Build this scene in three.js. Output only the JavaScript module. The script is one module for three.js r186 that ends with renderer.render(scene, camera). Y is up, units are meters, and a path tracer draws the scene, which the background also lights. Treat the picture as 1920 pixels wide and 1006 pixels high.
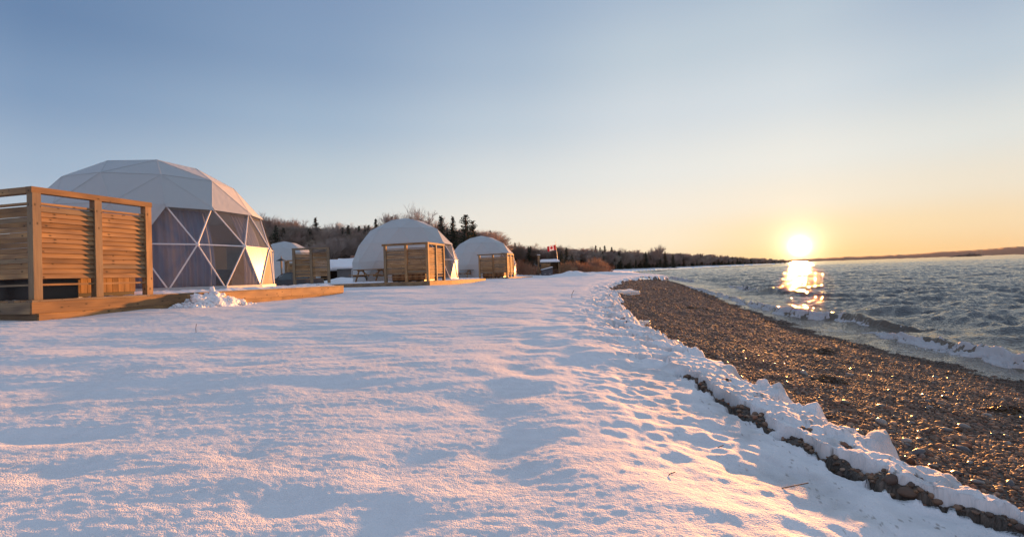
import * as THREE from 'three';
import { mergeGeometries, mergeVertices } from 'three/addons/utils/BufferGeometryUtils.js';
import { createNoise2D, createNoise3D } from 'simplex-noise';

// ---------- camera, sky, sun, exposure ----------
const scene = new THREE.Scene();
const camera = new THREE.PerspectiveCamera(55.305, 1024 / 536, 0.05, 30000);
camera.position.set(0, 1.6, 0);
camera.rotation.order = 'YXZ';
camera.rotation.set(THREE.MathUtils.degToRad(0.386), 0, THREE.MathUtils.degToRad(-2.0));

const SUN_AZ = THREE.MathUtils.degToRad(29.4), SUN_EL = THREE.MathUtils.degToRad(1.5);
const sunDir = new THREE.Vector3(Math.sin(SUN_AZ) * Math.cos(SUN_EL), Math.sin(SUN_EL), -Math.cos(SUN_AZ) * Math.cos(SUN_EL));
const lin = (c) => { c /= 255; return c <= 0.04045 ? c / 12.92 : ((c + 0.055) / 1.055) ** 2.4; };
const SKY_GAIN = 0.32;
{
  // air only: colour by height above the horizon and by bearing from the sun
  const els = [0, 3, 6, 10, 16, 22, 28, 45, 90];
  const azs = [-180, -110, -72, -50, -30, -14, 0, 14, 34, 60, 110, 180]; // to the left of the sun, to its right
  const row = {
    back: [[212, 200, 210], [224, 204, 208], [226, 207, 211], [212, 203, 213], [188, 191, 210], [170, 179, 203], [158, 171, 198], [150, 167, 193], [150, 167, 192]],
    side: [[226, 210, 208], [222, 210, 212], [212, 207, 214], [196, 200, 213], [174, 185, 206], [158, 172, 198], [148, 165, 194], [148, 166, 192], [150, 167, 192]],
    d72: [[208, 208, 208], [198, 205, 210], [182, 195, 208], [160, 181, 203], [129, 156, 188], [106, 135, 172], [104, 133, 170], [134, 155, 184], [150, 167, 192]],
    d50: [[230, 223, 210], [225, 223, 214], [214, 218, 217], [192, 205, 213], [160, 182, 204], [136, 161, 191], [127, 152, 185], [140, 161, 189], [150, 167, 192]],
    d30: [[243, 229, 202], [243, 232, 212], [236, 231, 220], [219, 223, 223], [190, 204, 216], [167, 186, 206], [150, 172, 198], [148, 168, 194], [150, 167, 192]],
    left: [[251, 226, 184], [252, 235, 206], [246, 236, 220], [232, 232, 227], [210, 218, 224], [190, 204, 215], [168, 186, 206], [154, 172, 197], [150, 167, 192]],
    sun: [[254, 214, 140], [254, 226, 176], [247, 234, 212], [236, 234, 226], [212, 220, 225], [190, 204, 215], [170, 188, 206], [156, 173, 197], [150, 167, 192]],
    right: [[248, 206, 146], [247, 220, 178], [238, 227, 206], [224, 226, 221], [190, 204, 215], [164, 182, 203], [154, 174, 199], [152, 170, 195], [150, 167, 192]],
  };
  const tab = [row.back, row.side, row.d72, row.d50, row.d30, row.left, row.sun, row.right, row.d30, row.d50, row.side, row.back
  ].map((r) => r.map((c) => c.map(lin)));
  const loc = (arr, v) => { let i = 0; while (i < arr.length - 2 && v > arr[i + 1]) i++; let t = Math.min(1, Math.max(0, (v - arr[i]) / (arr[i + 1] - arr[i]))); return [i, t * t * (3 - 2 * t) * 0.5 + t * 0.5]; };
  const W = 2048, H = 1024, data = new Float32Array(W * H * 4);
  for (let j = 0; j < H; j++) {
    const el = ((j + 0.5) / H - 0.5) * Math.PI, eld = Math.max(0, el * 180 / Math.PI), [ei, et] = loc(els, eld);
    for (let i = 0; i < W; i++) {
      const ph = ((i + 0.5) / W - 0.5) * 2 * Math.PI, x = Math.cos(ph) * Math.cos(el), z = Math.sin(ph) * Math.cos(el), y = Math.sin(el);
      let az = Math.atan2(x, -z) - SUN_AZ; if (az > Math.PI) az -= 2 * Math.PI; if (az < -Math.PI) az += 2 * Math.PI;
      const [ai, at] = loc(azs, az * 180 / Math.PI);
      const g = Math.acos(Math.min(1, x * sunDir.x + y * sunDir.y + z * sunDir.z)) * 180 / Math.PI;
      const core = 14 * Math.exp(-((g / 0.5) ** 2)), ring = 2.6 * Math.exp(-g / 0.95), wide = 0.07 * Math.exp(-g / 6);
      const glow = [core + ring + wide, core * 0.9 + ring * 0.86 + wide * 0.8, core * 0.7 + ring * 0.56 + wide * 0.5], o = (j * W + i) * 4;
      for (let c = 0; c < 3; c++) {
        const a = tab[ai][ei][c] * (1 - et) + tab[ai][ei + 1][c] * et, b = tab[ai + 1][ei][c] * (1 - et) + tab[ai + 1][ei + 1][c] * et;
        data[o + c] = (a * (1 - at) + b * at + glow[c]) * SKY_GAIN;
      }
      data[o + 3] = 1;
    }
  }
  const sky = new THREE.DataTexture(data, W, H, THREE.RGBAFormat, THREE.FloatType);
  sky.mapping = THREE.EquirectangularReflectionMapping; sky.magFilter = THREE.LinearFilter; sky.minFilter = THREE.LinearFilter; sky.needsUpdate = true;
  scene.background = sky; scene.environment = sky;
}
const sun = new THREE.DirectionalLight(new THREE.Color().setRGB(1, 0.39, 0.1), 4.5);
sun.position.copy(sunDir).multiplyScalar(120); sun.target.position.set(0, 0, 0);
sun.castShadow = true; sun.shadow.radius = 2.6; sun.shadow.mapSize.set(4096, 4096);
Object.assign(sun.shadow.camera, { left: -70, right: 70, top: 70, bottom: -70, near: 1, far: 400 });
scene.add(sun, sun.target);
const renderer = new THREE.WebGLRenderer({ antialias: true });
renderer.setSize(1024, 536);
renderer.shadowMap.enabled = true;
renderer.toneMapping = THREE.LinearToneMapping;
renderer.toneMappingExposure = 3.15;

// ---------- helpers ----------
const rng = (s) => () => { s = (s + 0x6d2b79f5) | 0; let t = Math.imul(s ^ (s >>> 15), 1 | s); t = (t + Math.imul(t ^ (t >>> 7), 61 | t)) ^ t; return ((t ^ (t >>> 14)) >>> 0) / 4294967296; };
const N = createNoise2D(rng(7)), N3 = createNoise3D(rng(11));
const { clamp, lerp, degToRad } = THREE.MathUtils;
const ss = (a, b, x) => { const t = clamp((x - a) / (b - a), 0, 1); return t * t * (3 - 2 * t); };
const taken = new Map();
const numbered = (name) => { const k = taken.get(name) ?? 0; taken.set(name, k + 1); return k ? name + '_' + String(k).padStart(3, '0') : name; };
function tag(o, label, category, group) { o.userData.label = label; o.userData.category = category; if (group) o.userData.group = group; return o; }
function thing(name, label, category, group) { const o = new THREE.Group(); o.name = numbered(name); scene.add(o); return tag(o, label, category, group); }
function part(parent, name, geometry, material, pos, rot) { const m = new THREE.Mesh(geometry, material); m.name = name; if (pos) m.position.set(...pos); if (rot) m.rotation.set(...rot); parent.add(m); return m; }
function structure(name, geometry, material) { const m = new THREE.Mesh(geometry, material); m.name = numbered(name); m.userData.kind = 'structure'; scene.add(m); return m; }
const RGB = (r, g, b) => new THREE.Color().setRGB(r, g, b);
const std = (r, g, b, roughness = 0.8, more = {}) => new THREE.MeshStandardMaterial({ color: RGB(r, g, b), roughness, ...more });
const boxCache = new Map();
// a board: length along x, height y, thickness z; uv in metres, edges slightly chamfered on request
function board(l, h, t, seed = 0) {
  const key = [l, h, t, seed].map((v) => v.toFixed(3)).join();
  if (boxCache.has(key)) return boxCache.get(key);
  const g = new THREE.BoxGeometry(l, h, t), p = g.attributes.position, n = g.attributes.normal, uv = g.attributes.uv;
  for (let i = 0; i < p.count; i++) {
    const long = l >= h && l >= t ? 0 : h >= t ? 1 : 2, q = [p.getX(i), p.getY(i), p.getZ(i)], m = [Math.abs(n.getX(i)), Math.abs(n.getY(i)), Math.abs(n.getZ(i))];
    const other = [0, 1, 2].filter((k) => k !== long), across = m[long] > 0.5 ? other[0] : other.find((k) => m[k] < 0.5);
    const along = m[long] > 0.5 ? other[1] : long;
    uv.setXY(i, q[along] * 0.5 + seed * 0.37, q[across] + seed * 0.61);
  }
  boxCache.set(key, g); return g;
}
const tube = (pts, r, seg = 12, rad = 6, closed = false) => new THREE.TubeGeometry(new THREE.CatmullRomCurve3(pts.map((p) => new THREE.Vector3(...p)), closed, 'catmullrom', 0.1), seg, r, rad, closed);
function bar(a, b, r, sides = 6, r2 = r) {
  const A = new THREE.Vector3(...a), B = new THREE.Vector3(...b), d = B.clone().sub(A), g = new THREE.CylinderGeometry(r2, r, d.length(), sides);
  g.applyQuaternion(new THREE.Quaternion().setFromUnitVectors(new THREE.Vector3(0, 1, 0), d.clone().normalize()));
  const m = A.add(B).multiplyScalar(0.5); g.translate(m.x, m.y, m.z); return g;
}
function dataTex(size, f, srgb = false, h = size) {
  const d = new Uint8Array(size * h * 4);
  for (let y = 0; y < h; y++) for (let x = 0; x < size; x++) { const c = f(x / size, y / h), o = (y * size + x) * 4; for (let k = 0; k < 3; k++) d[o + k] = clamp(Math.round((Array.isArray(c) ? c[k] : c) * 255), 0, 255); d[o + 3] = 255; }
  const t = new THREE.DataTexture(d, size, h); t.wrapS = t.wrapT = THREE.RepeatWrapping; t.magFilter = THREE.LinearFilter; t.minFilter = THREE.LinearMipmapLinearFilter; t.generateMipmaps = true;
  if (srgb) t.colorSpace = THREE.SRGBColorSpace; t.needsUpdate = true; return t;
}
// tileable noise: a torus in the plane of a 3-D noise is too dear, so blend four shifted copies
const tile = (f) => (u, v) => { const a = ss(0, 1, u), b = ss(0, 1, v); return lerp(lerp(f(u, v), f(u - 1, v), a), lerp(f(u, v - 1), f(u - 1, v - 1), a), b); };

// ---------- materials ----------
const woodMap = (seed, r, g, b) => {
  const n = createNoise2D(rng(seed)), knots = [], R = rng(seed + 5);
  for (let i = 0; i < 26; i++) knots.push([R(), R(), 0.006 + R() * 0.006]);
  const grain = tile((u, v) => n(u * 5, v * 60) * 0.5 + n(u * 2.2, v * 22) * 0.5);
  const patch = tile((u, v) => n(u * 3 + 9, v * 4));
  return dataTex(512, (u, v) => {
    let k = 1 + grain(u, v) * 0.13 + patch(u, v) * 0.17;
    for (const [ku, kv, kr] of knots) { const du = (u - ku) * 2, dv = (v - kv), d = Math.sqrt(du * du * 0.4 + dv * dv); if (d < kr) k *= 0.42; else if (d < kr * 2.2) k *= 0.86; }
    return [r * k, g * k, b * k * (1 - 0.05 * patch(u, v))];
  }, true);
};
const woodBump = (() => { const n = createNoise2D(rng(77)), f = tile((u, v) => n(u * 6, v * 70) * 0.6 + n(u * 3, v * 140) * 0.4); return dataTex(512, (u, v) => 0.5 + 0.35 * f(u, v)); })();
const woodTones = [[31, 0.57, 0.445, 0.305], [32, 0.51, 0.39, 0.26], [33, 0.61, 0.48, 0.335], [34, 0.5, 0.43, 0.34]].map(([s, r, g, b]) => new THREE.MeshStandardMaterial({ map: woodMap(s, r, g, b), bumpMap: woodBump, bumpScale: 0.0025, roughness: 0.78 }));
const wood = woodTones[0];
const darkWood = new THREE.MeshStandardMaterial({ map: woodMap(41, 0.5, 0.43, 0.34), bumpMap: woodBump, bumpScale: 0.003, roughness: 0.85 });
const snowBump = (() => { const n = createNoise2D(rng(91)), f = tile((u, v) => n(u * 22, v * 34) * 0.4 + n(u * 60, v * 80) * 0.35 + n(u * 150, v * 150) * 0.4); return dataTex(1024, (u, v) => 0.5 + 0.4 * f(u, v)); })();
const snowGrain = (() => { const R = rng(5), n = createNoise2D(rng(92)), f = tile((u, v) => n(u * 9, v * 9)); return dataTex(512, (u, v) => { const k = 0.955 + 0.02 * f(u, v) + (R() - 0.5) * 0.03; return [k, k, k]; }, true); })();
const snowMat = new THREE.MeshPhysicalMaterial({ color: RGB(0.92, 0.91, 0.92), vertexColors: true, map: snowGrain, bumpMap: snowBump, bumpScale: 0.0075, roughness: 0.8, specularIntensity: 0.4 });
const snowPlain = new THREE.MeshPhysicalMaterial({ color: RGB(0.87, 0.88, 0.9), bumpMap: snowBump, bumpScale: 0.008, roughness: 0.85, specularIntensity: 0.3 });
const blackPlastic = std(0.012, 0.012, 0.014, 0.5), blackMetal = std(0.015, 0.015, 0.017, 0.35, { metalness: 0.6 });

// ---------- lie of the land (n = metres ahead of the viewpoint = -z) ----------
const along = (tab) => (n) => { let i = 0; while (i < tab.length - 2 && n > tab[i + 1][0]) i++; const [a, p] = tab[i], [b, q] = tab[i + 1], t = clamp((n - a) / (b - a), 0, 1); return p + (q - p) * t; };
const smoothAlong = (tab, w) => { const f = along(tab); return (n) => (f(n - w(n)) + 2 * f(n) + f(n + w(n))) / 4; };
const waterX = smoothAlong([[-300, -60], [-60, -8], [-20, 1.5], [0, 5.3], [6.3, 6.2], [8, 6.45], [10.2, 6.5], [13, 7.05], [18, 8.1], [29, 10.8], [47.5, 15.3], [60, 17.6], [75, 20.5], [100, 25], [141, 33], [190, 41], [220, 54], [260, 84], [330, 128], [400, 178], [470, 238], [520, 276], [580, 318], [615, 338], [640, 250], [720, 60]], (n) => 0.8 + Math.max(0, n) * 0.06);
const snowX = smoothAlong([[-300, -66], [-60, -12], [-20, -2.5], [0, 1.6], [1.5, 1.74], [1.83, 1.73], [2.17, 1.78], [2.7, 1.82], [3.6, 1.86], [4.2, 1.88], [4.8, 1.9], [5.4, 1.85], [7.5, 2.0], [9.8, 2.25], [14, 2.95], [19.2, 3.95], [22, 4.2], [30, 6.2], [38, 8.6], [46, 11.8], [54, 16.2], [60, 18.5], [75, 21.2], [100, 25.7], [141, 34], [190, 42], [220, 55], [260, 85], [330, 129], [400, 179], [470, 239], [520, 277], [580, 319], [615, 339], [640, 251], [720, 61]], (n) => 0.25 + Math.max(0, n) * 0.03);
const shelfW = along([[0, 0.08], [1.6, 0.09], [1.72, 0.11], [1.9, 0.25], [2.35, 0.44], [3.3, 0.53], [4.2, 0.5]]);
const crackW = (n) => shelfW(n) + 0.035 * N(n * 1.6, 4.4) + 0.022 * N(n * 5, 9.1);
function groundY(x, n) {
  const u = (waterX(n) - x) * 0.95;
  let y = u < 0 ? Math.max(-3, u * 0.1) : u < 4.4 ? u * 0.138 : 0.607 + Math.min(0.2, (u - 4.4) * 0.02);
  if (u > -2 && u < 6) y += 0.022 * N(x * 0.9, n * 0.5) + 0.012 * N(x * 2.6 + 5, n * 1.6) + 0.03 * Math.exp(-(((u - 1.3) / 0.45) ** 2)) * (0.6 + 0.4 * N(x * 0.3, n * 0.2));
  if (n > 0.5 && n < 4.6) { // bank of soil and gravel that carries the ice shelf
    const w = snowX(n) - x, cw = crackW(n), on = ss(4.5, 4.0, n) * ss(0.5, 1.1, n);
    y = lerp(y, Math.max(y, 0.725 + 0.03 * N(x * 3, n * 4 + 30) + 0.014 * N(x * 11, n * 11)), on * ss(0.35 * cw, 0.6 * cw, w) * (1 - ss(cw + 0.015, cw + 0.075, w + 0.012 * N(x * 6 + 4, n * 6))));
  }
  return y;
}
const dips = [[-2.18, 2.37, 0.26, 0.1, 0.06], [0.76, 2.95, 0.16, 0.16, 0.05], [-2.3, 4.18, 0.35, 0.16, 0.03], [-0.4, 2.0, 0.24, 0.14, 0.016], [-0.15, 1.75, 0.2, 0.12, 0.02], [0.1, 2.35, 0.22, 0.14, 0.014], [-1.3, 3.4, 0.22, 0.16, 0.035],
  [1.1, 5.2, 0.2, 0.22, 0.045], [1.5, 7.4, 0.3, 0.25, 0.05], [-1.6, 7.2, 0.5, 0.3, 0.04], [-3.6, 5.4, 0.7, 0.3, 0.04], [-4.5, 4.4, 0.8, 0.3, 0.04], [-3.2, 7.0, 0.9, 0.35, 0.045], [-1.0, 10, 0.4, 0.35, 0.05], [0.4, 11.5, 0.4, 0.3, 0.04], [-2.2, 12, 0.6, 0.4, 0.05], [-0.7, 1.62, 0.18, 0.1, 0.03], [-1.1, 2.05, 0.12, 0.09, 0.03], [-1.7, 1.9, 0.1, 0.08, 0.03]];
const trodden = along([[-5, -2.4], [0, -0.95], [1.67, -0.44], [2.14, -0.2], [3.43, -0.02], [6.36, 0.52], [9, 0.95], [13.3, 1.5], [18, 2.3]]);
const hillY = (x, n) => { const inl = waterX(n) - x; return ss(66, 125, n) * Math.min(15, 0.09 * Math.max(0, inl - 14)) * (1 - ss(430, 520, n)) * (1 + 0.16 * N(x * 0.012, n * 0.012)); };
function snowTop(x, n) {
  let v = snowX(n) - x;
  const near = Math.exp(-Math.max(0, n - 3) / 18);
  const ragged = 0.1 * N(x * 1.7, n * 1.7) + 0.06 * N(x * 5, n * 5) + 0.014 * N(x * 11, n * 11);
  const far = ss(6, 30, n), e = v + ragged * (1 + far * 2.2) + 0.05;
  let y = 0.755 + 0.1 * ss(0, 1.4, v) + 0.0165 * Math.min(v, 14) - ss(44, 72, n) * 0.5 * Math.exp(-Math.max(0, v) / 7);
  // soft undulations, wind ripples and filled-in prints
  y += 0.017 * N(x * 0.3 + 3, n * 0.34) + 0.005 * N(x * 0.75, n * 1.1 + 7);
  if (n > 0 && n < 70 && v > -1) {
    const a = x * 0.97 + n * 0.22, b = n * 0.97 - x * 0.22;
    y += 0.0038 * N(a * 1.5, b * 3.2) + 0.0011 * N(a * 3.4, b * 8.5) + (n < 25 ? 0.0012 * N(a * 9, b * 18) + 0.0007 * N(a * 23, b * 41) : 0);
    const t = (x - trodden(n) - 0.06 * N(n * 0.9, 77)) / (0.4 + 0.016 * n);
    y -= 0.03 * (1 - ss(13, 19, n)) * Math.exp(-t * t) * (0.9 + 0.35 * N(x * 2.1, n * 1.7));
    for (const [dx, dn, sx, sn, d] of dips) { const p = (x - dx) / sx, q = (n - dn) / sn, w = p * p + q * q; if (w < 6) y -= d * Math.exp(-w) * 0.42; }
  }
  // heaps
  const heap = (cx, cn, r, h, st = 1) => { const p = (x - cx) / (r * st), q = (n - cn) / r; const w = p * p + q * q; return w < 8 ? h * Math.exp(-w) * (1 + 0.15 * N(x * 0.9, n * 0.9)) : 0; };
  y += heap(6.2, 52, 1.5, 0.5, 1.2) + heap(8, 55, 1.6, 0.3) + heap(-0.9, 57, 2.4, 0.5) + heap(-16.6, 50, 2, 0.55) + heap(11, 62, 3, 0.35, 2);
  y -= heap(-16.6, 37, 4.4, 0.38, 1.3);
  // snow blown against the decks
  y += heap(-8.0, 10.5, 1.3, 0.05) + heap(-5.6, 19, 1.2, 0.1, 1.4) + heap(-4.6, 25.6, 1.3, 0.06, 2) + heap(-1.6, 35, 1.6, 0.08) + heap(-1.2, 41.6, 1.5, 0.06, 2);
  // the ice shelf, the crack behind it and the hollow between crack and snowfield
  if (n > -1 && n < 5.4) {
    const w = snowX(n) - x, on = ss(4.75, 4.15, n) * ss(-0.8, 0.6, n), lump = 0.5 + 0.5 * N(x * 4.2 + 20, n * 4.2), fine = N(x * 15, n * 15), mid = N(x * 8, n * 8);
    const cw = crackW(n);
    const body = ss(-0.02, 0.12, w + 0.05 * mid) * (1 - ss(cw - 0.075, cw + 0.02, w));
    const shelf = 0.06 * ss(0, cw - 0.06, w) + 0.03 * (lump - 0.5) + 0.014 * mid + 0.008 * fine + 0.005 * N(x * 30, n * 30) - 0.03;
    const hollow = ss(cw + 0.02, cw + 0.1, w) * (1 - ss(cw + 0.45, cw + 1.35, w));
    y = lerp(y, lerp(y, 0.742 + shelf, body), on);
    y -= on * hollow * (0.06 + 0.012 * N(x * 3, n * 3) + 0.006 * mid);
    const gap = Math.abs(w - cw - 0.03) / (0.035 + 0.045 * Math.max(0, N(n * 2.1, 1.7) + 0.2) + 0.014 * fine);
    const depth = on * ss(1.25, 0.55, gap) * ss(0.12, 0.3, 0.5 + 0.5 * N(n * 1.5 + 3, 7.7)) * ss(4.3, 3.9, n);
    y -= depth * 0.16;
  }
  // crumbled icy rim further along
  const rim = ss(1.3, 0.1, v) * ss(4.2, 5.2, n) * ss(40, 14, n);
  if (rim > 0) y += rim * (0.03 * N(x * 2.6 + 8, n * 2.2) + 0.018 * N(x * 7, n * 6) + 0.009 * N(x * 17, n * 14) - 0.015) - rim * 0.24 * ss(0.3, 0.62, N(x * 1.9 + 3, n * 1.25 + 11) + 0.3 * N(x * 6, n * 5)) * ss(0.05, 0.3, v);
  const g = groundY(x, n);
  const k = Math.pow(clamp(e / (0.17 + far * 0.35), 0, 1), 0.7);
  return lerp(g - 0.07, Math.max(y, g - 0.07), k) + hillY(x, n);
}
const landY = (x, z) => snowTop(x, -z);

// a sheet on a polar grid, fine where it is near and ahead, coarse behind
function polarSheet(radii, angles, yOf, keep, colorOf) {
  const nr = radii.length, na = angles.length, pos = new Float32Array(nr * na * 3), uv = new Float32Array(nr * na * 2), ok = new Uint8Array(nr * na), col = colorOf ? new Float32Array(nr * na * 3) : null;
  for (let i = 0, k = 0; i < nr; i++) for (let j = 0; j < na; j++, k++) {
    const x = radii[i] * Math.sin(angles[j]), z = -radii[i] * Math.cos(angles[j]); ok[k] = keep(x, -z) ? 1 : 0;
    const y = ok[k] ? yOf(x, -z, radii[i]) : 0;
    pos[k * 3] = x; pos[k * 3 + 1] = y; pos[k * 3 + 2] = z; uv[k * 2] = x; uv[k * 2 + 1] = z;
    if (col && ok[k]) { const c = colorOf(x, -z, y); col[k * 3] = c[0]; col[k * 3 + 1] = c[1]; col[k * 3 + 2] = c[2]; }
  }
  const idx = [];
  for (let i = 0; i < nr - 1; i++) for (let j = 0; j < na - 1; j++) { const a = i * na + j, b = a + 1, c = a + na, d = c + 1; if (ok[a] && ok[b] && ok[c] && ok[d]) idx.push(a, c, b, b, c, d); }
  // keep only the vertices in use
  const map = new Int32Array(nr * na).fill(-1); let m = 0;
  for (const i of idx) if (map[i] < 0) map[i] = m++;
  const P = new Float32Array(m * 3), U = new Float32Array(m * 2), C = col ? new Float32Array(m * 3) : null;
  for (let i = 0; i < map.length; i++) if (map[i] >= 0) { const k = map[i]; P.set(pos.subarray(i * 3, i * 3 + 3), k * 3); U.set(uv.subarray(i * 2, i * 2 + 2), k * 2); if (C) C.set(col.subarray(i * 3, i * 3 + 3), k * 3); }
  const g = new THREE.BufferGeometry(); g.setAttribute('position', new THREE.BufferAttribute(P, 3)); g.setAttribute('uv', new THREE.BufferAttribute(U, 2)); if (C) g.setAttribute('color', new THREE.BufferAttribute(C, 3));
  const I = new Uint32Array(idx.length); for (let i = 0; i < idx.length; i++) I[i] = map[idx[i]]; g.setIndex(new THREE.BufferAttribute(I, 1)); g.computeVertexNormals(); return g;
}
const geom = (a, b, k) => Array.from({ length: k + 1 }, (_, i) => a * Math.pow(b / a, i / k));
const fan = (fine, lo, hi, coarse = 3) => { const a = []; for (let d = -180; d < lo; d += coarse) a.push(degToRad(d)); for (let d = lo; d < hi; d += fine) a.push(degToRad(d)); for (let d = hi; d <= 180; d += coarse) a.push(degToRad(d)); a.push(degToRad(180.01)); return a; };

{ // snowfield; flecks of blown grit lie on it near the shore
  const shown = (x, n) => x < snowX(n) + 1.2 && !(n > 70 && x > waterX(n));
  const g = polarSheet([0.02, 0.3, 0.6, 0.85, ...geom(1.05, 72, 640)], fan(0.125, -52, 50), snowTop, (x, n) => shown(x, n) && ((n > 0.6 && n < 4.5 && snowX(n) - x > 0.03) || snowTop(x, n) > groundY(x, n) - 0.068), (x, n) => {
    const v = snowX(n) - x, d = ss(1.5, 0.2, v) * ss(30, 10, n), s = N(x * 17 + 2 * N(x * 5, n * 5), n * 15) * 0.5 + N(x * 37, n * 45) * 0.5, p = ss(0.05, 0.6, N(x * 1.9 + 40, n * 1.9));
    const dirt = clamp(d * (ss(0.5, 0.75, s + 0.25 * N(x * 3.3, n * 3.3 + 60) - 0.05) * 0.85 + p * 0.4 * (0.6 + 0.4 * N(x * 9, n * 9))), 0, 0.85);
    const cw = crackW(n), ice = n > 0.8 && n < 4.8 ? ss(4.7, 4.1, n) * ss(cw + 0.75, cw + 0.35, v) * (0.55 + 0.45 * N(x * 2.4 + 8, n * 2.4)) : 0, m = 1 - ice * (0.16 + 0.07 * N(x * 8, n * 8)); // older, greyer ice
    return [m * (1 - dirt * 0.72), m * (1 - dirt * 0.76), m * (1 - dirt * 0.8)];
  });
  structure('snow_ground', g, snowMat);
}
const gravelMap = (() => { const n = createNoise2D(rng(51)), R = rng(52); const f = tile((u, v) => n(u * 40, v * 40)), q = tile((u, v) => n(u * 6, v * 6)); return dataTex(512, (u, v) => { const k = 0.32 + 0.1 * f(u, v) + 0.05 * q(u, v) + (R() - 0.5) * 0.1; return [k * 1.04, k * 0.92, k * 0.82]; }, true); })();
const gravelBump = (() => { const n = createNoise2D(rng(53)); const f = tile((u, v) => 1 - Math.abs(n(u * 30, v * 30))), q = tile((u, v) => n(u * 70, v * 70)); return dataTex(512, (u, v) => 0.2 + 0.5 * f(u, v) + 0.2 * q(u, v)); })();
const gravelMat = new THREE.MeshStandardMaterial({ map: gravelMap, bumpMap: gravelBump, bumpScale: 0.02, roughness: 0.62 });
const beach = (() => { const g = polarSheet([0.3, 0.7, ...geom(1, 6, 230), ...geom(6.05, 80, 220)], fan(0.25, -10, 62), groundY, (x, n) => x > snowX(n) - 2.2 && x < waterX(n) + 9); return structure('beach', g, gravelMat); })();
{ // wooded hillside and the low spit that runs out to the right; snow lies along its shore and in patches between the trees
  const g = polarSheet(geom(70, 720, 130), fan(0.4, -64, 34, 6), (x, n) => snowTop(x, n) - 0.04 + (n > 72 ? 0.15 : 0), (x, n) => x < waterX(n) + 1.5, (x, n) => {
    const inl = waterX(n) - x, s = N(x * 0.21, n * 0.1) * 0.6 + N(x * 0.9, n * 0.4) * 0.4, snow = clamp(ss(22, 9, inl + 6 * s) + ss(0.45, 0.6, s) + ss(84, 74, n), 0, 1);
    const k = 1 + 0.25 * N(x * 0.5, n * 0.3); return [lerp(0.085 * k, 0.8, snow), lerp(0.06 * k, 0.82, snow), lerp(0.045 * k, 0.85, snow)];
  });
  structure('hill', g, new THREE.MeshStandardMaterial({ vertexColors: true, roughness: 0.95 }));
}

// ---------- sea ----------
// breaking waves: crest lines x(n), height along the line
const breakers = [
  { x: along([[10.8, 8.9], [12.2, 8.57], [15.6, 8.3], [20.3, 9.25], [27, 10.9], [36, 12.6], [44, 14.8]]), h: along([[10.6, 0], [11.2, 0.12], [12, 0.17], [13.4, 0.19], [14.6, 0.24], [16.2, 0.23], [18, 0.14], [22, 0.1], [34, 0.1], [42, 0]]), foam: along([[11.2, 0.2], [12.2, 0.62], [13, 0.8], [14, 1], [40, 1], [44, 0]]) },
  { x: along([[3, 7.1], [5, 7.15], [7.2, 7.2], [8.3, 7.3], [9.9, 7.5], [11.5, 7.75]]), h: along([[3, 0.2], [7, 0.2], [9, 0.16], [9.9, 0.1], [10.8, 0.04], [11.4, 0]]), foam: along([[3, 1], [11, 1], [11.8, 0]]) },
  { x: along([[22, 13], [30, 14], [37, 15.6]]), h: along([[22, 0], [26, 0.3], [31, 0.24], [37, 0]]), foam: along([[25, 0], [27, 0.3], [31, 0.8], [37, 1], [38, 0]]) },
  { x: along([[46, 16.6], [58, 18.9], [72, 21.5]]), h: along([[44, 0], [50, 0.25], [64, 0.3], [74, 0]]), foam: along([[44, 0], [48, 1], [70, 1], [74, 0]]) },
];
function breakerY(x, n) {
  let y = 0;
  for (const b of breakers) { const h = b.h(n); if (h <= 0) continue; const d = x - b.x(n) - 0.16 * N(n * 0.45, 3.3) - 0.05 * N(n * 1.6, 8.8); const s = h / 0.25; y = Math.max(y, h * (0.85 + 0.25 * N(n * 0.8, 2.1) + 0.14 * N(n * 2.7, 5.1)) * Math.exp(-((d / (d < 0 ? 0.13 * s : 0.5 * s)) ** 2))); }
  return y;
}
function seaY(x, n, r) {
  const off = (x - waterX(n)) * 0.95, calm = clamp(0.12 + off / 4.5, 0.06, 1);
  const rot = (a) => [x * Math.cos(a) + n * Math.sin(a), n * Math.cos(a) - x * Math.sin(a)];
  const ridge = (v) => 1 - Math.sqrt(v * v + 0.012) * 1.6;
  let y = 0;
  const [a1, b1] = rot(0.25), [a2, b2] = rot(-0.15), [a3, b3] = rot(0.5);
  const lod = (lambda) => ss(lambda * 0.5, lambda * 0.2, r * 0.004);
  y += 0.13 * ridge(N(a1 * 0.075, b1 * 0.19)) * lod(8) + 0.12 * ridge(N(a2 * 0.17 + 9, b2 * 0.44)) * lod(3.5) + 0.05 * N(a1 * 0.12, b1 * 0.31 + 5) * lod(5);
  y += 0.06 * ridge(N(a3 * 0.42, b3 * 1.35)) * lod(1.2) + 0.028 * N(a1 * 1.3, b1 * 3.8) * lod(0.5) + 0.007 * N(a2 * 4, b2 * 7) * lod(0.2);
  if (r > 150) { const L = Math.max(1, r / 300); y += L * 0.14 * ss(150, 400, r) * ridge(N(a2 * 0.16 / L, b2 * 0.3 / L)) + L * 0.06 * ss(150, 400, r) * N(a1 * 0.5 / L, b1 * 0.9 / L); }
  y = (y - 0.08) * calm;
  return y + (r < 90 ? breakerY(x, n) : 0) + 0.012 * ss(2, 0, off);
}
const seaBump = (() => { const n = createNoise2D(rng(61)), f = tile((u, v) => (1 - Math.abs(n(u * 10, v * 17))) * 0.5 + n(u * 24, v * 36) * 0.3 + n(u * 60, v * 80) * 0.12); return dataTex(1024, (u, v) => 0.3 + 0.4 * f(u, v)); })();
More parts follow.
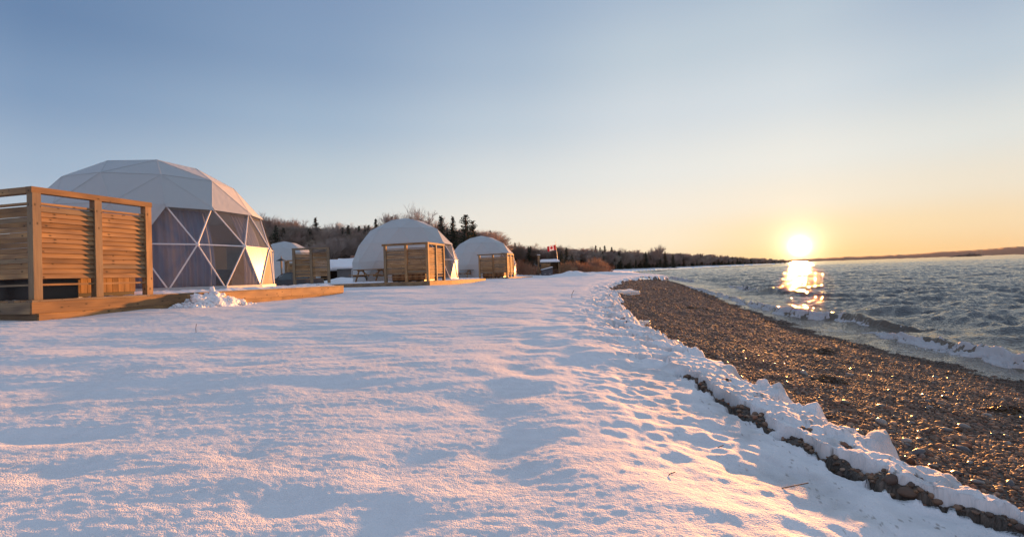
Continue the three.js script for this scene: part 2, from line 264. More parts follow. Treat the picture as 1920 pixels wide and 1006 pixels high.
{
  const t = seaBump; t.repeat.set(0.4, 0.4);
  const g = polarSheet([...geom(2.5, 260, 960), ...geom(262, 7600, 130)], fan(0.11, -2, 52, 4), seaY, (x, n) => x > waterX(n) - 0.55, (x, n) => {
    const off = x - waterX(n), k = ss(4.5, 0.5, off), s = 0.8 + 0.2 * N(x * 0.5, n * 0.3); // stirred-up sand by the shore
    return [lerp(0.05, 0.2 * s, k), lerp(0.051, 0.16 * s, k), lerp(0.057, 0.12 * s, k)];
  });
  structure('sea', g, new THREE.MeshPhysicalMaterial({ vertexColors: true, roughness: 0.08, ior: 1.333, bumpMap: t, bumpScale: 0.07 }));
}
{ // foam rolling down the faces of the breakers
  const foamMat = std(0.5, 0.49, 0.5, 0.9);
  const names = ['white foam of the curling breaker below the setting sun', 'white foam of the breaker nearest the beach at right', 'thin foam on the wave farther out from the beach tip', 'foam of the small breaker beyond the beach tip'];
  breakers.forEach((b, bi) => {
    const range = [[11.2, 42], [3, 11.6], [26, 37], [46, 72]][bi], pos = [], idx = [], nn = Math.round(150 + (range[1] - range[0]) * 14), mm = 26;
    for (let i = 0; i <= nn; i++) {
      const n = range[0] * Math.pow(range[1] / range[0], i / nn), h = Math.max(b.h(n), 0.05), f = clamp(b.foam(n), 0, 1), s = h / 0.25, cx = b.x(n) + 0.16 * N(n * 0.45, 3.3) + 0.05 * N(n * 1.6, 8.8);
      for (let j = 0; j <= mm; j++) {
        const t = j / mm, d = lerp(0.05, -0.4 - 0.22 * N(n * 0.7, 30 + bi), t) * Math.sqrt(s) , x = cx + d;
        const bulge = Math.sin(Math.PI * Math.min(1, t * 1.05)) * 0.03 * Math.sqrt(s), lumps = 0.022 * N3(x * 6, n * 6, bi) + 0.02 * N3(x * 14, n * 14, 5) + 0.014 * N3(x * 31, n * 31, 9);
        const lace = ss(-0.1, 0.4, 0.7 * N(x * 3.1, n * 1.3 + 50) + 0.6 * N(x * 9, n * 6) + 1.05 * f - 1.1 + 0.5 * Math.sin(Math.PI * t));
        pos.push(x, seaY(x, n, 20) + (bulge + lumps * Math.sin(Math.PI * t) + 0.012) * f * lace - 0.03 * (1 - f * lace) - (t === 0 || t === 1 ? 0.04 : 0), -n);
      }
    }
    for (let i = 0; i < nn; i++) for (let j = 0; j < mm; j++) { const a = i * (mm + 1) + j; idx.push(a, a + 1, a + mm + 1, a + 1, a + mm + 2, a + mm + 1); }
    const g = new THREE.BufferGeometry(); g.setAttribute('position', new THREE.Float32BufferAttribute(pos, 3)); g.setIndex(idx); g.computeVertexNormals();
    const m = new THREE.Mesh(g, foamMat); m.name = numbered('breaker_foam'); m.userData.kind = 'stuff'; tag(m, names[bi], 'foam'); scene.add(m);
  });
  // lace left on the thin wash at the water's edge
  const laceTex = (() => { const n = createNoise2D(rng(66)), q = tile((u, v) => Math.abs(n(u * 7, v * 10))), p = tile((u, v) => n(u * 3 + 4, v * 3)), w = tile((u, v) => Math.abs(n(u * 19 + 3, v * 25))); return dataTex(512, (u, v) => { const k = Math.max(ss(0.1, 0.03, q(u, v)) * ss(-0.5, 0.3, p(u, v)), ss(0.07, 0.02, w(u, v)) * ss(0, 0.5, p(u, v))); return k; }); })();
  const pos = [], uv = [], idx = [], nn = 420, mm = 12;
  for (let i = 0; i <= nn; i++) { const n = 3 * Math.pow(60 / 3, i / nn), edge = waterX(n); for (let j = 0; j <= mm; j++) { const x = edge - 0.12 + (j / mm) * 0.85; pos.push(x, Math.max(seaY(x, n, 20), groundY(x, n)) + 0.012, -n); uv.push(x * 0.7, n * 0.35); } }
  for (let i = 0; i < nn; i++) for (let j = 0; j < mm; j++) { const a = i * (mm + 1) + j; idx.push(a, a + mm + 1, a + 1, a + 1, a + mm + 1, a + mm + 2); }
  const g = new THREE.BufferGeometry(); g.setAttribute('position', new THREE.Float32BufferAttribute(pos, 3)); g.setAttribute('uv', new THREE.Float32BufferAttribute(uv, 2)); g.setIndex(idx); g.computeVertexNormals();
  const m = new THREE.Mesh(g, new THREE.MeshStandardMaterial({ color: RGB(0.7, 0.71, 0.73), roughness: 0.9, alphaMap: laceTex, alphaTest: 0.45 })); m.name = 'wash_foam'; m.userData.kind = 'stuff'; tag(m, 'lacy white foam along the edge of the beach', 'foam'); scene.add(m);
}
{ // far shore across the bay and a rocky islet before it
  const pos = [], idx = [], k = 420;
  for (let i = 0; i <= k; i++) {
    const a = lerp(22, 100, i / k) * Math.PI / 180, top = lerp(38, 86, ss(34, 50, a * 57.3)) * ss(24, 31, a * 57.3) + 5 * N(a * 16, 1) + 3 * N(a * 60, 2) + 1.5 * N(a * 260, 3);
    for (const [d, y] of [[5900, -2], [6400, top * 0.62], [7200, Math.max(2, top * 1.02)], [8600, top * 0.8]]) pos.push(d * Math.sin(a) * 1.0, y, -d * Math.cos(a) * 1.0);
  }
  for (let i = 0; i < k; i++) for (let j = 0; j < 3; j++) { const a = i * 4 + j; idx.push(a, a + 1, a + 4, a + 1, a + 5, a + 4); }
  const g = new THREE.BufferGeometry(); g.setAttribute('position', new THREE.Float32BufferAttribute(pos, 3)); g.setIndex(idx); g.computeVertexNormals();
  structure('far_shore', g, std(0.14, 0.085, 0.06, 0.95));
  const r = new THREE.IcosahedronGeometry(1, 12), p = r.attributes.position;
  for (let i = 0; i < p.count; i++) { const v = new THREE.Vector3().fromBufferAttribute(p, i), s = 1 + 0.28 * N3(v.x * 2, v.y * 2, v.z * 2) + 0.12 * N3(v.x * 6, v.y * 6, v.z * 6); p.setXYZ(i, v.x * s * 24, v.y * s * (v.x > 0.1 ? 6.4 : 4.6), v.z * s * 10); }
  r.computeVertexNormals();
  const o = new THREE.Mesh(r, std(0.13, 0.11, 0.1, 0.9)); o.name = 'rock_islet'; o.position.set(1068, 0, -1200); o.rotation.y = -0.72; scene.add(o); tag(o, 'low dark rock islet far out on the bay', 'islet');
}

// ---------- pebbles, weed and ice on the beach ----------
const stoneGeos = [0, 1, 2, 3].map((s) => {
  const g = mergeVertices(new THREE.IcosahedronGeometry(1, 1).deleteAttribute('normal').deleteAttribute('uv')), p = g.attributes.position;
  for (let i = 0; i < p.count; i++) { const v = new THREE.Vector3().fromBufferAttribute(p, i), k = 1 + 0.22 * N3(v.x * 1.2 + s * 9, v.y * 1.2, v.z * 1.2); p.setXYZ(i, v.x * k, v.y * k * (0.5 + 0.08 * s), v.z * k * (0.72 + 0.06 * s)); }
  g.computeVertexNormals(); return g;
});
{
  const R = rng(404), tones = [[0.1, 0.085, 0.075], [0.14, 0.12, 0.105], [0.065, 0.06, 0.06], [0.17, 0.11, 0.085], [0.2, 0.18, 0.165], [0.085, 0.08, 0.085], [0.13, 0.1, 0.07], [0.26, 0.24, 0.22]];
  const stoneMat = std(1, 1, 1, 0.68), inst = [[], [], [], []], c = new THREE.Color(), M = new THREE.Matrix4(), q = new THREE.Quaternion(), eu = new THREE.Euler();
  const put = (x, n, s, lift = 0.15) => { eu.set((R() - 0.5) * 0.9, R() * 6.28, (R() - 0.5) * 0.9); q.setFromEuler(eu); M.compose(new THREE.Vector3(x, groundY(x, n) + s * lift, -n), q, new THREE.Vector3(s, s * (0.7 + R() * 0.5), s * (0.7 + R() * 0.5))); const t = tones[Math.floor(R() * R() * 1.6 * tones.length) % tones.length], wet = ss(0.75, 0.35, waterX(n) - x + 0.25 * N(x * 0.8, n * 0.8)), k = (0.7 + R() * 0.6) * (1 - 0.45 * wet); inst[Math.floor(R() * 4)].push([M.clone(), c.clone().setRGB(t[0] * k * 1.5, t[1] * k * 1.06, t[2] * k * 0.78)]); };
  const bands = [[0.9, 3.2, 36000, 0.005, 0.018], [3.2, 6.5, 56000, 0.007, 0.02], [6.5, 13, 70000, 0.01, 0.026], [13, 26, 60000, 0.016, 0.04], [26, 56, 40000, 0.025, 0.06]];
  for (const [n0, n1, count, s0, s1] of bands) for (let i = 0; i < count; i++) {
    const n = lerp(n0, n1, R()), a = snowX(n) - 0.75, b = waterX(n) + 0.12, x = lerp(a, b, R()); if (x / n > 1.5 || (n < 4.7 && x < snowX(n) + 0.01 && R() < 0.3)) continue;
    put(x, n, lerp(s0, s1 * (R() < 0.06 ? 1.7 : 1), R() ** 2.2));
  }
  inst.forEach((list, k) => {
    const m = new THREE.InstancedMesh(stoneGeos[k], stoneMat, list.length); list.forEach(([mm, cc], i) => { m.setMatrixAt(i, mm); m.setColorAt(i, cc); });
    m.name = 'shingle'; m.userData.kind = 'stuff'; beach.add(m);
  });
  const mats = tones.map((t) => std(...t, 0.36));
  for (let i = 0; i < 290; i++) {
    const n = 1.5 + 5.6 * R() ** 1.5, x = lerp(snowX(n) + 0.02, waterX(n) - 0.1, R() ** 1.3), s = 0.016 + 0.022 * R() ** 2.4;
    if (x / n > 1.15) { i -= 0.35; continue; }
    const m = part(beach, 'pebble', stoneGeos[i % 4 | 0], mats[Math.floor(R() * 8)], [x, groundY(x, n) + s * 0.3, -n], [(R() - 0.5) * 0.6, R() * 6.28, (R() - 0.5) * 0.6]);
    m.scale.set(s * (1 + R() * 0.5), s, s);
  }
}
{
  const R = rng(88), weedMat = [std(0.07, 0.035, 0.015, 0.45), std(0.11, 0.06, 0.02, 0.5)];
  const clump = (x, n, r, label) => {
    const t = thing('seaweed_clump', label, 'seaweed', 'seaweed washed up on the shingle'), parts = [];
    t.position.set(x, groundY(x, n), -n);
    for (let i = 0; i < 42; i++) { const a = R() * 6.28, d = R() ** 0.6 * r, p = [Math.cos(a) * d, 0.01, Math.sin(a) * d * 0.7], b = R() * 6.28, l = 0.05 + R() * 0.09; parts.push(tube([p, [p[0] + Math.cos(b) * l, 0.02 + R() * 0.05 * (1.2 - d / r), p[2] + Math.sin(b) * l], [p[0] + Math.cos(b + 1) * l * 1.7, 0.006, p[2] + Math.sin(b + 1) * l * 1.6]], 0.004 + R() * 0.005, 6, 4)); }
    part(t, 'fronds', mergeGeometries(parts.slice(0, 22)), weedMat[0]); part(t, 'fronds', mergeGeometries(parts.slice(22)), weedMat[1]);
  };
  clump(4.5, 7.5, 0.24, 'dark seaweed clump in the middle of the shingle beach');
  clump(2.06, 6.1, 0.2, 'seaweed clump beside the snow edge');
  clump(3.1, 5.2, 0.12, 'small seaweed tangle on the shingle left of the big clump');
  clump(1.95, 2.05, 0.13, 'wet seaweed beside the upright ice chunk');
  clump(4.15, 4.35, 0.13, 'reddish seaweed tuft near the right edge of the beach');
  clump(5.2, 15.5, 0.3, 'seaweed clump far along the beach before its bend');
}
{
  const ice = new THREE.MeshPhysicalMaterial({ color: RGB(0.86, 0.88, 0.9), roughness: 0.35, transmission: 0.45, thickness: 0.05, ior: 1.31, bumpMap: snowBump, bumpScale: 0.006 });
  const chunk = (x, n, sx, sy, sz, ry, rz, label, seed) => {
    const g = mergeVertices(new THREE.IcosahedronGeometry(1, 7).deleteAttribute('normal')), p = g.attributes.position;
    for (let i = 0; i < p.count; i++) { const v = new THREE.Vector3().fromBufferAttribute(p, i); const box = Math.pow(Math.abs(v.x) ** 3.2 + Math.abs(v.y) ** 3.2 + Math.abs(v.z) ** 3.2, -1 / 3.2), k = box * (1 + 0.22 * N3(v.x * 1.5 + seed, v.y * 1.5, v.z * 1.5) + 0.06 * N3(v.x * 5, v.y * 5 + seed, v.z * 5)); p.setXYZ(i, v.x * k * sx, v.y * k * sy, v.z * k * sz); }
    g.computeVertexNormals();
    const m = new THREE.Mesh(g, ice); m.name = numbered('ice_chunk'); m.position.set(x, Math.max(groundY(x, n), 0) + sy * 0.7, -n); m.rotation.set(0.1, ry, rz); scene.add(m); tag(m, label, 'ice chunk', 'ice chunks along the snow edge');
  };
  chunk(1.9, 2.2, 0.065, 0.022, 0.03, -0.6, -0.25, 'smooth ice chunk tilted up at the shelf edge beside seaweed', 1);
  chunk(1.96, 2.13, 0.035, 0.014, 0.03, 0.4, 0.1, 'small honey coloured ice piece below the tilted chunk', 2);
  chunk(1.83, 1.86, 0.06, 0.026, 0.035, -0.5, -0.1, 'rounded ice chunk in the bottom right corner', 3);
  chunk(1.93, 2.75, 0.05, 0.02, 0.035, 0.5, 0.05, 'ice lump at the foot of the ice shelf, halfway down', 4);
  chunk(2.02, 3.6, 0.07, 0.026, 0.05, 0.3, 0, 'ice lump on the shingle beside the upper ice shelf', 5);
  chunk(2.25, 9.2, 0.2, 0.05, 0.13, 0.8, 0, 'rounded snowy lump where the beach narrows', 6);
  chunk(2.05, 6.7, 0.13, 0.04, 0.08, 0.2, 0, 'icy lump lying out on the shingle above the seaweed', 7);
  chunk(4.4, 20.2, 0.55, 0.1, 0.4, 0.3, 0, 'long snow lump jutting onto the far shingle', 8);
}

// ---------- dome site: three alike pitches in a row along the shore ----------
// each pitch has its own axes: x along the shore away from the viewpoint, z towards the sea, origin at the outer corner of its privacy screen
const TURN = degToRad(75.6), FALL = degToRad(-0.4);
const pitch = (x, y, z, fall = FALL) => { const o = new THREE.Object3D(); o.position.set(x, y, z); o.rotation.order = 'YXZ'; o.rotation.set(0, TURN, fall); o.updateMatrixWorld(true); return o; };
const pitches = [pitch(-8.39, 1.4, -9), pitch(-4.28, 1.28, -26), pitch(-0.42, 1.17, -42.2)];
function place(o, p, x, y, z, turn = 0) { o.position.set(x, y, z).applyMatrix4(p.matrixWorld); o.quaternion.copy(p.quaternion).multiply(new THREE.Quaternion().setFromAxisAngle(new THREE.Vector3(0, 1, 0), turn)); return o; }

// geodesic lattice, split three ways, cut below the third ring from the middle
const lattice = (() => {
  const g = new THREE.IcosahedronGeometry(1, 2), p = g.attributes.position, t = (1 + Math.sqrt(5)) / 2, q = new THREE.Quaternion().setFromUnitVectors(new THREE.Vector3(-1, t, 0).normalize(), new THREE.Vector3(0, 1, 0));
  const verts = [], ids = [];
  for (let i = 0; i < p.count; i++) { const v = new THREE.Vector3().fromBufferAttribute(p, i).normalize().applyQuaternion(q); let k = verts.findIndex((w) => w.distanceTo(v) < 1e-3); if (k < 0) { k = verts.length; verts.push(v); } ids.push(k); }
  const order = verts.map((v, i) => i).sort((a, b) => verts[b].y - verts[a].y), ring = [];
  [1, 5, 10, 15, 15, 15, 15, 10, 5, 1].reduce((s, c, r) => { const m = order.slice(s, s + c), y = m.reduce((a, i) => a + verts[i].y, 0) / c; for (const i of m) { ring[i] = r; const v = verts[i], a = Math.atan2(v.z, v.x), rr = Math.sqrt(Math.max(0, 1 - y * y)); v.set(rr * Math.cos(a), y, rr * Math.sin(a)); } return s + c; }, 0);
  // turn it so that a hub of the fourth ring looks straight out to sea, with its neighbours alike on both sides
  const r4 = verts.map((v, i) => i).filter((i) => ring[i] === 4).sort((a, b) => Math.atan2(verts[a].z, verts[a].x) - Math.atan2(verts[b].z, verts[b].x)), ang = r4.map((i) => Math.atan2(verts[i].z, verts[i].x));
  const skew = ang.map((a, k) => { const d = (x, y) => { let e = x - y; while (e > Math.PI) e -= 2 * Math.PI; while (e < -Math.PI) e += 2 * Math.PI; return Math.abs(e); }; return Math.abs(d(ang[(k + 1) % 15], a) - d(ang[(k + 14) % 15], a)); });
  const best = skew.indexOf(Math.min(...skew)), off = Math.PI / 2 - ang[best];
  for (const v of verts) { const a = Math.atan2(v.z, v.x) + off, rr = Math.hypot(v.x, v.z); v.x = rr * Math.cos(a); v.z = rr * Math.sin(a); }
  const base = verts[order[1 + 5 + 10 + 15 + 15]].y, faces = [];
  for (let i = 0; i < ids.length; i += 3) { const f = [ids[i], ids[i + 1], ids[i + 2]]; if (f.every((k) => ring[k] <= 5)) faces.push(f); }
  for (const v of verts) v.y -= base;
  return { verts, ring, faces };
})();
const facing = (v) => { const a = Math.atan2(v.z, v.x) * 180 / Math.PI; return Math.abs(a - 90); };
const coverMat = new THREE.MeshPhysicalMaterial({ color: RGB(0.51, 0.53, 0.535), roughness: 0.5, transmission: 0.12, thickness: 0, bumpMap: (() => { const n = createNoise2D(rng(71)), f = tile((u, v) => n(u * 4, v * 4) * 0.6 + n(u * 40, v * 40) * 0.05); return dataTex(256, (u, v) => 0.5 + 0.4 * f(u, v)); })(), bumpScale: 0.012 });
const paneMat = new THREE.MeshPhysicalMaterial({ color: RGB(0.64, 0.68, 0.75), roughness: 0.26, transmission: 0.93, thickness: 0, ior: 1.45, specularIntensity: 0.6 });
const strutMat = std(0.72, 0.72, 0.74, 0.5), seamMat = std(0.49, 0.51, 0.515, 0.55);
const DOME_R = 3.3;
function triGeo(a, b, c, thick) { // a flat triangular sheet with thickness
  const n = b.clone().sub(a).cross(c.clone().sub(a)).normalize().multiplyScalar(-thick), A = a.clone().add(n), B = b.clone().add(n), C = c.clone().add(n), g = new THREE.BufferGeometry();
  const tri = thick ? [a, b, c, C, B, A, a, A, B, a, B, b, b, B, C, b, C, c, c, C, A, c, A, a] : [a, b, c]; g.setAttribute('position', new THREE.Float32BufferAttribute(tri.flatMap((v) => [v.x, v.y, v.z]), 3));
  g.setAttribute('uv', new THREE.Float32BufferAttribute(tri.flatMap((v) => [v.x + v.z * 0.7, v.y]), 2)); g.computeVertexNormals(); return g;
}
function buildDome(label, R = DOME_R, windows = true) {
  const t = thing('geodesic_dome', label, 'dome', 'white geodesic domes on the shore'), V = lattice.verts.map((v) => v.clone().multiplyScalar(R)), cover = [], frame = new Map(), hubs = new Set();
  const edge = (a, b) => { const k = a < b ? a + '_' + b : b + '_' + a; frame.set(k, (frame.get(k) ?? 0) + 1); };
  const lift = 0.03;
  for (const f of lattice.faces) {
    const c = f.reduce((s, i) => s.add(V[i].clone()), new THREE.Vector3()).divideScalar(3), rs = f.map((i) => lattice.ring[i]);
    const low = rs.every((r) => r >= 4), mid = rs.every((r) => r >= 3 && r <= 4), ups = rs.filter((r) => r === 3).length;
    const pane = windows && ((low && facing(c) < 55) || (mid && facing(c) < (ups === 2 ? 38 : 44)));
    let [a, b, d] = f.map((i) => V[i].clone());
    if (b.clone().sub(a).cross(d.clone().sub(a)).dot(c) < 0) [b, d] = [d, b];
    if (pane) { part(t, 'window_pane', triGeo(a, b, d, 0), paneMat); edge(f[0], f[1]); edge(f[1], f[2]); edge(f[2], f[0]); f.forEach((i) => hubs.add(i)); }
    else { const s = 1.012; cover.push(triGeo(a.multiplyScalar(s), b.multiplyScalar(s), d.multiplyScalar(s), 0)); }
  }
  part(t, 'cover', mergeGeometries(cover), coverMat);
  { // welded seams where the sheets of the cover overlap
    const done = new Set(), gs = [];
    for (const f of lattice.faces) for (let k = 0; k < 3; k++) {
      const i = f[k], j = f[(k + 1) % 3], key = Math.min(i, j) + '_' + Math.max(i, j), m = V[i].clone().add(V[j]).multiplyScalar(0.5); if (done.has(key)) continue; done.add(key);
      if (windows && facing(m) < 52 && lattice.ring[i] >= 3 && lattice.ring[j] >= 3) continue;
      const a = V[i].clone().multiplyScalar(1.0135), b = V[j].clone().multiplyScalar(1.0135), side = b.clone().sub(a).cross(m).normalize().multiplyScalar(0.012), n = m.clone().normalize().multiplyScalar(0.002), q = [a.clone().add(side).sub(n), b.clone().add(side).sub(n), b.clone().add(n), a.clone().add(n), b.clone().sub(side).sub(n), a.clone().sub(side).sub(n)], g = new THREE.BufferGeometry();
      g.setAttribute('position', new THREE.Float32BufferAttribute([0, 1, 2, 0, 2, 3, 3, 2, 4, 3, 4, 5].flatMap((v) => q[v].toArray()), 3)); g.computeVertexNormals(); gs.push(g);
    }
    part(t, 'cover_seams', mergeGeometries(gs), seamMat);
  }
  for (const [k, count] of frame) {
    const [i, j] = k.split('_').map(Number), a = V[i].clone().multiplyScalar(1.004), b = V[j].clone().multiplyScalar(1.004);
    if (lattice.ring[i] === 5 && lattice.ring[j] === 5) continue;
    if (count === 2) part(t, 'strut', bar(a.toArray(), b.toArray(), 0.02, 7), strutMat);
    else { // hem of the cover where it is cut back round the window
      const o = a.clone().add(b).multiplyScalar(0.5), away = o.clone().setY(0).normalize(), up = lattice.ring[i] === 3 && lattice.ring[j] === 3;
      const d = b.clone().sub(a), side = d.clone().cross(o).normalize(), mid = new THREE.Vector3(0, R * 0.5, R); if (side.dot(mid.clone().sub(o)) < 0) side.negate();
      const w = up ? 0.13 : 0.07, s = 1.016, q = [a.clone().multiplyScalar(s), b.clone().multiplyScalar(s)]; q.push(q[1].clone().addScaledVector(side, w).addScaledVector(away, -0.01), q[0].clone().addScaledVector(side, w).addScaledVector(away, -0.01));
      const g = new THREE.BufferGeometry(); g.setAttribute('position', new THREE.Float32BufferAttribute([q[0], q[1], q[2], q[0], q[2], q[3]].flatMap((v) => v.toArray()), 3)); g.setAttribute('uv', new THREE.Float32BufferAttribute([0, 0, 1, 0, 1, 0.1, 0, 0, 1, 0.1, 0, 0.1], 2)); g.computeVertexNormals(); part(t, 'cover_hem', g, coverMat);
    }
  }
  for (const i of hubs) if (lattice.ring[i] === 4 && facing(V[i]) < 55) part(t, 'hub', new THREE.SphereGeometry(0.05, 10, 8), strutMat, V[i].clone().multiplyScalar(1.004).toArray());
  { // skirt round the foot, stood on a low ring of timber
    const r5 = lattice.verts.map((v, i) => i).filter((i) => lattice.ring[i] === 5).sort((a, b) => Math.atan2(V[a].z, V[a].x) - Math.atan2(V[b].z, V[b].x)), gs = [];
    r5.forEach((i, k) => { const a = V[i], b = V[r5[(k + 1) % 15]], s = 1.02, p = [[a.x * s, -0.1, a.z * s], [b.x * s, -0.1, b.z * s], [b.x * (s + 0.002), lift + 0.03, b.z * (s + 0.002)], [a.x * (s + 0.002), lift + 0.03, a.z * (s + 0.002)]]; const g = new THREE.BufferGeometry(); g.setAttribute('position', new THREE.Float32BufferAttribute([p[0], p[1], p[2], p[0], p[2], p[3]].flat(), 3)); g.setAttribute('uv', new THREE.Float32BufferAttribute([0, 0, 1, 0, 1, 0.2, 0, 0, 1, 0.2, 0, 0.2], 2)); g.computeVertexNormals(); gs.push(g); });
    part(t, 'skirt', mergeGeometries(gs), coverMat);
    const fl = new THREE.CylinderGeometry(R * 0.94, R * 0.94, 0.12, 15); part(t, 'floor', fl, std(0.16, 0.13, 0.11, 0.5), [0, -0.02, 0]);
  }
  return t;
}
// privacy screen: one wing along the shore, one wing running inland from the corner
const postGeo = board(0.135, 1.88, 0.135, 1), R2 = rng(616);
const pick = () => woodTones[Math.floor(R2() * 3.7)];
function slatWing(t, len, bays, axis, o = {}) { // axis 0: along +x, 1: along -z
  const at = (s, y, off) => axis === 0 ? [s, y, off] : [off, y, -s], rot = (tilt) => axis === 0 ? [tilt, 0, 0] : [0, Math.PI / 2, 0];
  const H = 1.98, bay = len / bays;
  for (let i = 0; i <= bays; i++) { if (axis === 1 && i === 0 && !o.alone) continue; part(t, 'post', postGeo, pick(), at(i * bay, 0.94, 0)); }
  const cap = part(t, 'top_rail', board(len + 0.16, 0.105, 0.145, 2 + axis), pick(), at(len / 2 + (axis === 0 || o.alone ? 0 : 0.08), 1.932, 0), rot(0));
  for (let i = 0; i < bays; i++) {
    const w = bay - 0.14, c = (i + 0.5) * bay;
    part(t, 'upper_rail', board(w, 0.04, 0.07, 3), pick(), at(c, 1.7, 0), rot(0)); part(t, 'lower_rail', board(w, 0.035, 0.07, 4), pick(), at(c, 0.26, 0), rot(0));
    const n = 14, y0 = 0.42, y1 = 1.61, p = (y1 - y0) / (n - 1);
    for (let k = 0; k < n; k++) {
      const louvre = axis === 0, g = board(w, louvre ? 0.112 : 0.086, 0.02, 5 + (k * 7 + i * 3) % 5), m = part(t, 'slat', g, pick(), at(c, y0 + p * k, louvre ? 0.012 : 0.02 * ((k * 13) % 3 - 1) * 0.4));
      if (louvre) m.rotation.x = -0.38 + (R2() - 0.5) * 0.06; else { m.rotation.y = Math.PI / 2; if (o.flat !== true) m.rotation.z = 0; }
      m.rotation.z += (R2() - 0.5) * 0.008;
    }
  }
}
function buildScreen(label, o = {}) { const t = thing('privacy_screen', label, 'privacy screen', 'slatted wooden privacy screens'); slatWing(t, 2.1, 2, 0, o); slatWing(t, 2.36, 2, 1, o); return t; }
// deck of boards with two courses of fascia
function buildDeck(label) {
  const t = thing('wooden_deck', label, 'deck', 'wooden decks under the domes'), X0 = -0.16, X1 = 9.3, Z0 = 0.16, Z1 = -8.3, L = X1 - X0, W = Z0 - Z1;
  for (let z = Z0 - 0.07, k = 0; z > Z1; z -= 0.146, k++) part(t, 'deck_board', board(L - 0.01, 0.034, 0.14, k % 6), pick(), [(X0 + X1) / 2 + ((k * 5) % 3 - 1) * 0.003, -0.018, z]);
  let x = X0; [3.1, 3.6, L - 6.7].forEach((l, k) => { part(t, 'fascia_board', board(l - 0.004, 0.2, 0.04, k), woodTones[(k + 1) % 3], [x + l / 2, -0.137, Z0 - 0.03]); x += l; });
  x = X0 + 0.12; [2.4, 3.8, L - 6.32].forEach((l, k) => { part(t, 'lower_fascia_board', board(l - 0.004, 0.22, 0.04, k + 3), pick(), [x + l / 2, -0.35, Z0 - 0.055]); x += l; });
  let z = Z0 - 0.052; [4.1, W - 4.16].forEach((l, k) => { part(t, 'fascia_board', board(0.04, 0.2, l - 0.004, k), darkWood, [X0 + 0.02, -0.137, z - l / 2]); part(t, 'lower_fascia_board', board(0.04, 0.22, l - 0.004, k + 2), darkWood, [X0 + 0.14, -0.35, z - 0.03 - l / 2]); part(t, 'fascia_board', board(0.04, 0.2, l - 0.004, k + 1), darkWood, [X1 - 0.02, -0.137, z - l / 2]); z -= l; });
  return t;
}
// snow lying on a deck
function deckSnow(p, label, seed) {
  const nx = 150, nz = 120, pos = [], uv = [], idx = [], X0 = -0.05, X1 = 9.16, Z0 = 0.06, Z1 = -8.2;
  for (let i = 0; i <= nx; i++) for (let j = 0; j <= nz; j++) {
    const x = lerp(X0, X1, i / nx), z = lerp(Z0, Z1, (j / nz) ** 1.5), under = (1 - ss(2.0, 2.7, x)) * ss(-2.9, -2.3, z);
    const edge = Math.min(1, (Z0 - z) / 0.35, (X1 - x) / 0.3, (x - X0) / 0.3), h = (0.035 + 0.03 * N(x * 0.8 + seed, z * 0.8) + 0.022 * N(x * 3 + seed, z * 3) + 0.012 * N(x * 9, z * 9 + seed)) * clamp(edge, 0, 1) - 0.012 * (1 - clamp(edge, 0, 1)) - under * (0.042 + 0.03 * N(x * 3.1, z * 2.5 + seed));
    pos.push(x, h, z); uv.push(x, z);
  }
  for (let i = 0; i < nx; i++) for (let j = 0; j < nz; j++) { const a = i * (nz + 1) + j; idx.push(a, a + nz + 1, a + 1, a + 1, a + nz + 1, a + nz + 2); }
  for (let i = 0; i < idx.length; i += 3) { const t = idx[i + 1]; idx[i + 1] = idx[i + 2]; idx[i + 2] = t; }
  const g = new THREE.BufferGeometry(); g.setAttribute('position', new THREE.Float32BufferAttribute(pos, 3)); g.setAttribute('uv', new THREE.Float32BufferAttribute(uv, 2)); g.setIndex(idx); g.computeVertexNormals();
  if (g.attributes.normal.getY(40) < 0) { const I = g.index.array; for (let i = 0; i < I.length; i += 3) { const t = I[i]; I[i] = I[i + 1]; I[i + 1] = t; } g.computeVertexNormals(); }
  const m = new THREE.Mesh(g, snowPlain); m.name = numbered('deck_snow'); m.userData.kind = 'stuff'; scene.add(m); place(m, p, 0, 0, 0); tag(m, label, 'snow');
}
// hot tub: plank sides, dark cover, black step box at its corner
function buildTub(label) {
  const t = thing('hot_tub', label, 'hot tub', 'hot tubs behind the screens'), plank = board(0.118, 0.74, 0.03, 2);
  part(t, 'base', board(1.74, 0.08, 1.74, 1), blackPlastic, [0, 0.04, 0]);
  for (const s of [-1, 1]) for (let k = 0; k < 14; k++) { const o = -0.81 + k * 0.1246; part(t, 'side_plank', plank, woodTones[k % 3], [o, 0.45, s * 0.88]); part(t, 'side_plank', plank, woodTones[(k + 1) % 3], [s * 0.88, 0.45, o], [0, Math.PI / 2, 0]); }
  part(t, 'cover', board(1.86, 0.1, 1.86, 3), std(0.05, 0.045, 0.04, 0.6), [0, 0.88, 0]);
  const h = part(t, 'cover_lifter', mergeGeometries([tube([[0.93, 0.55, 0.75], [1.18, 0.62, 0.75], [1.24, 0.92, 0.75], [1.14, 1.0, 0.75], [0.9, 1.06, 0.75]], 0.018, 20, 6)]), blackMetal);
  return t;
}
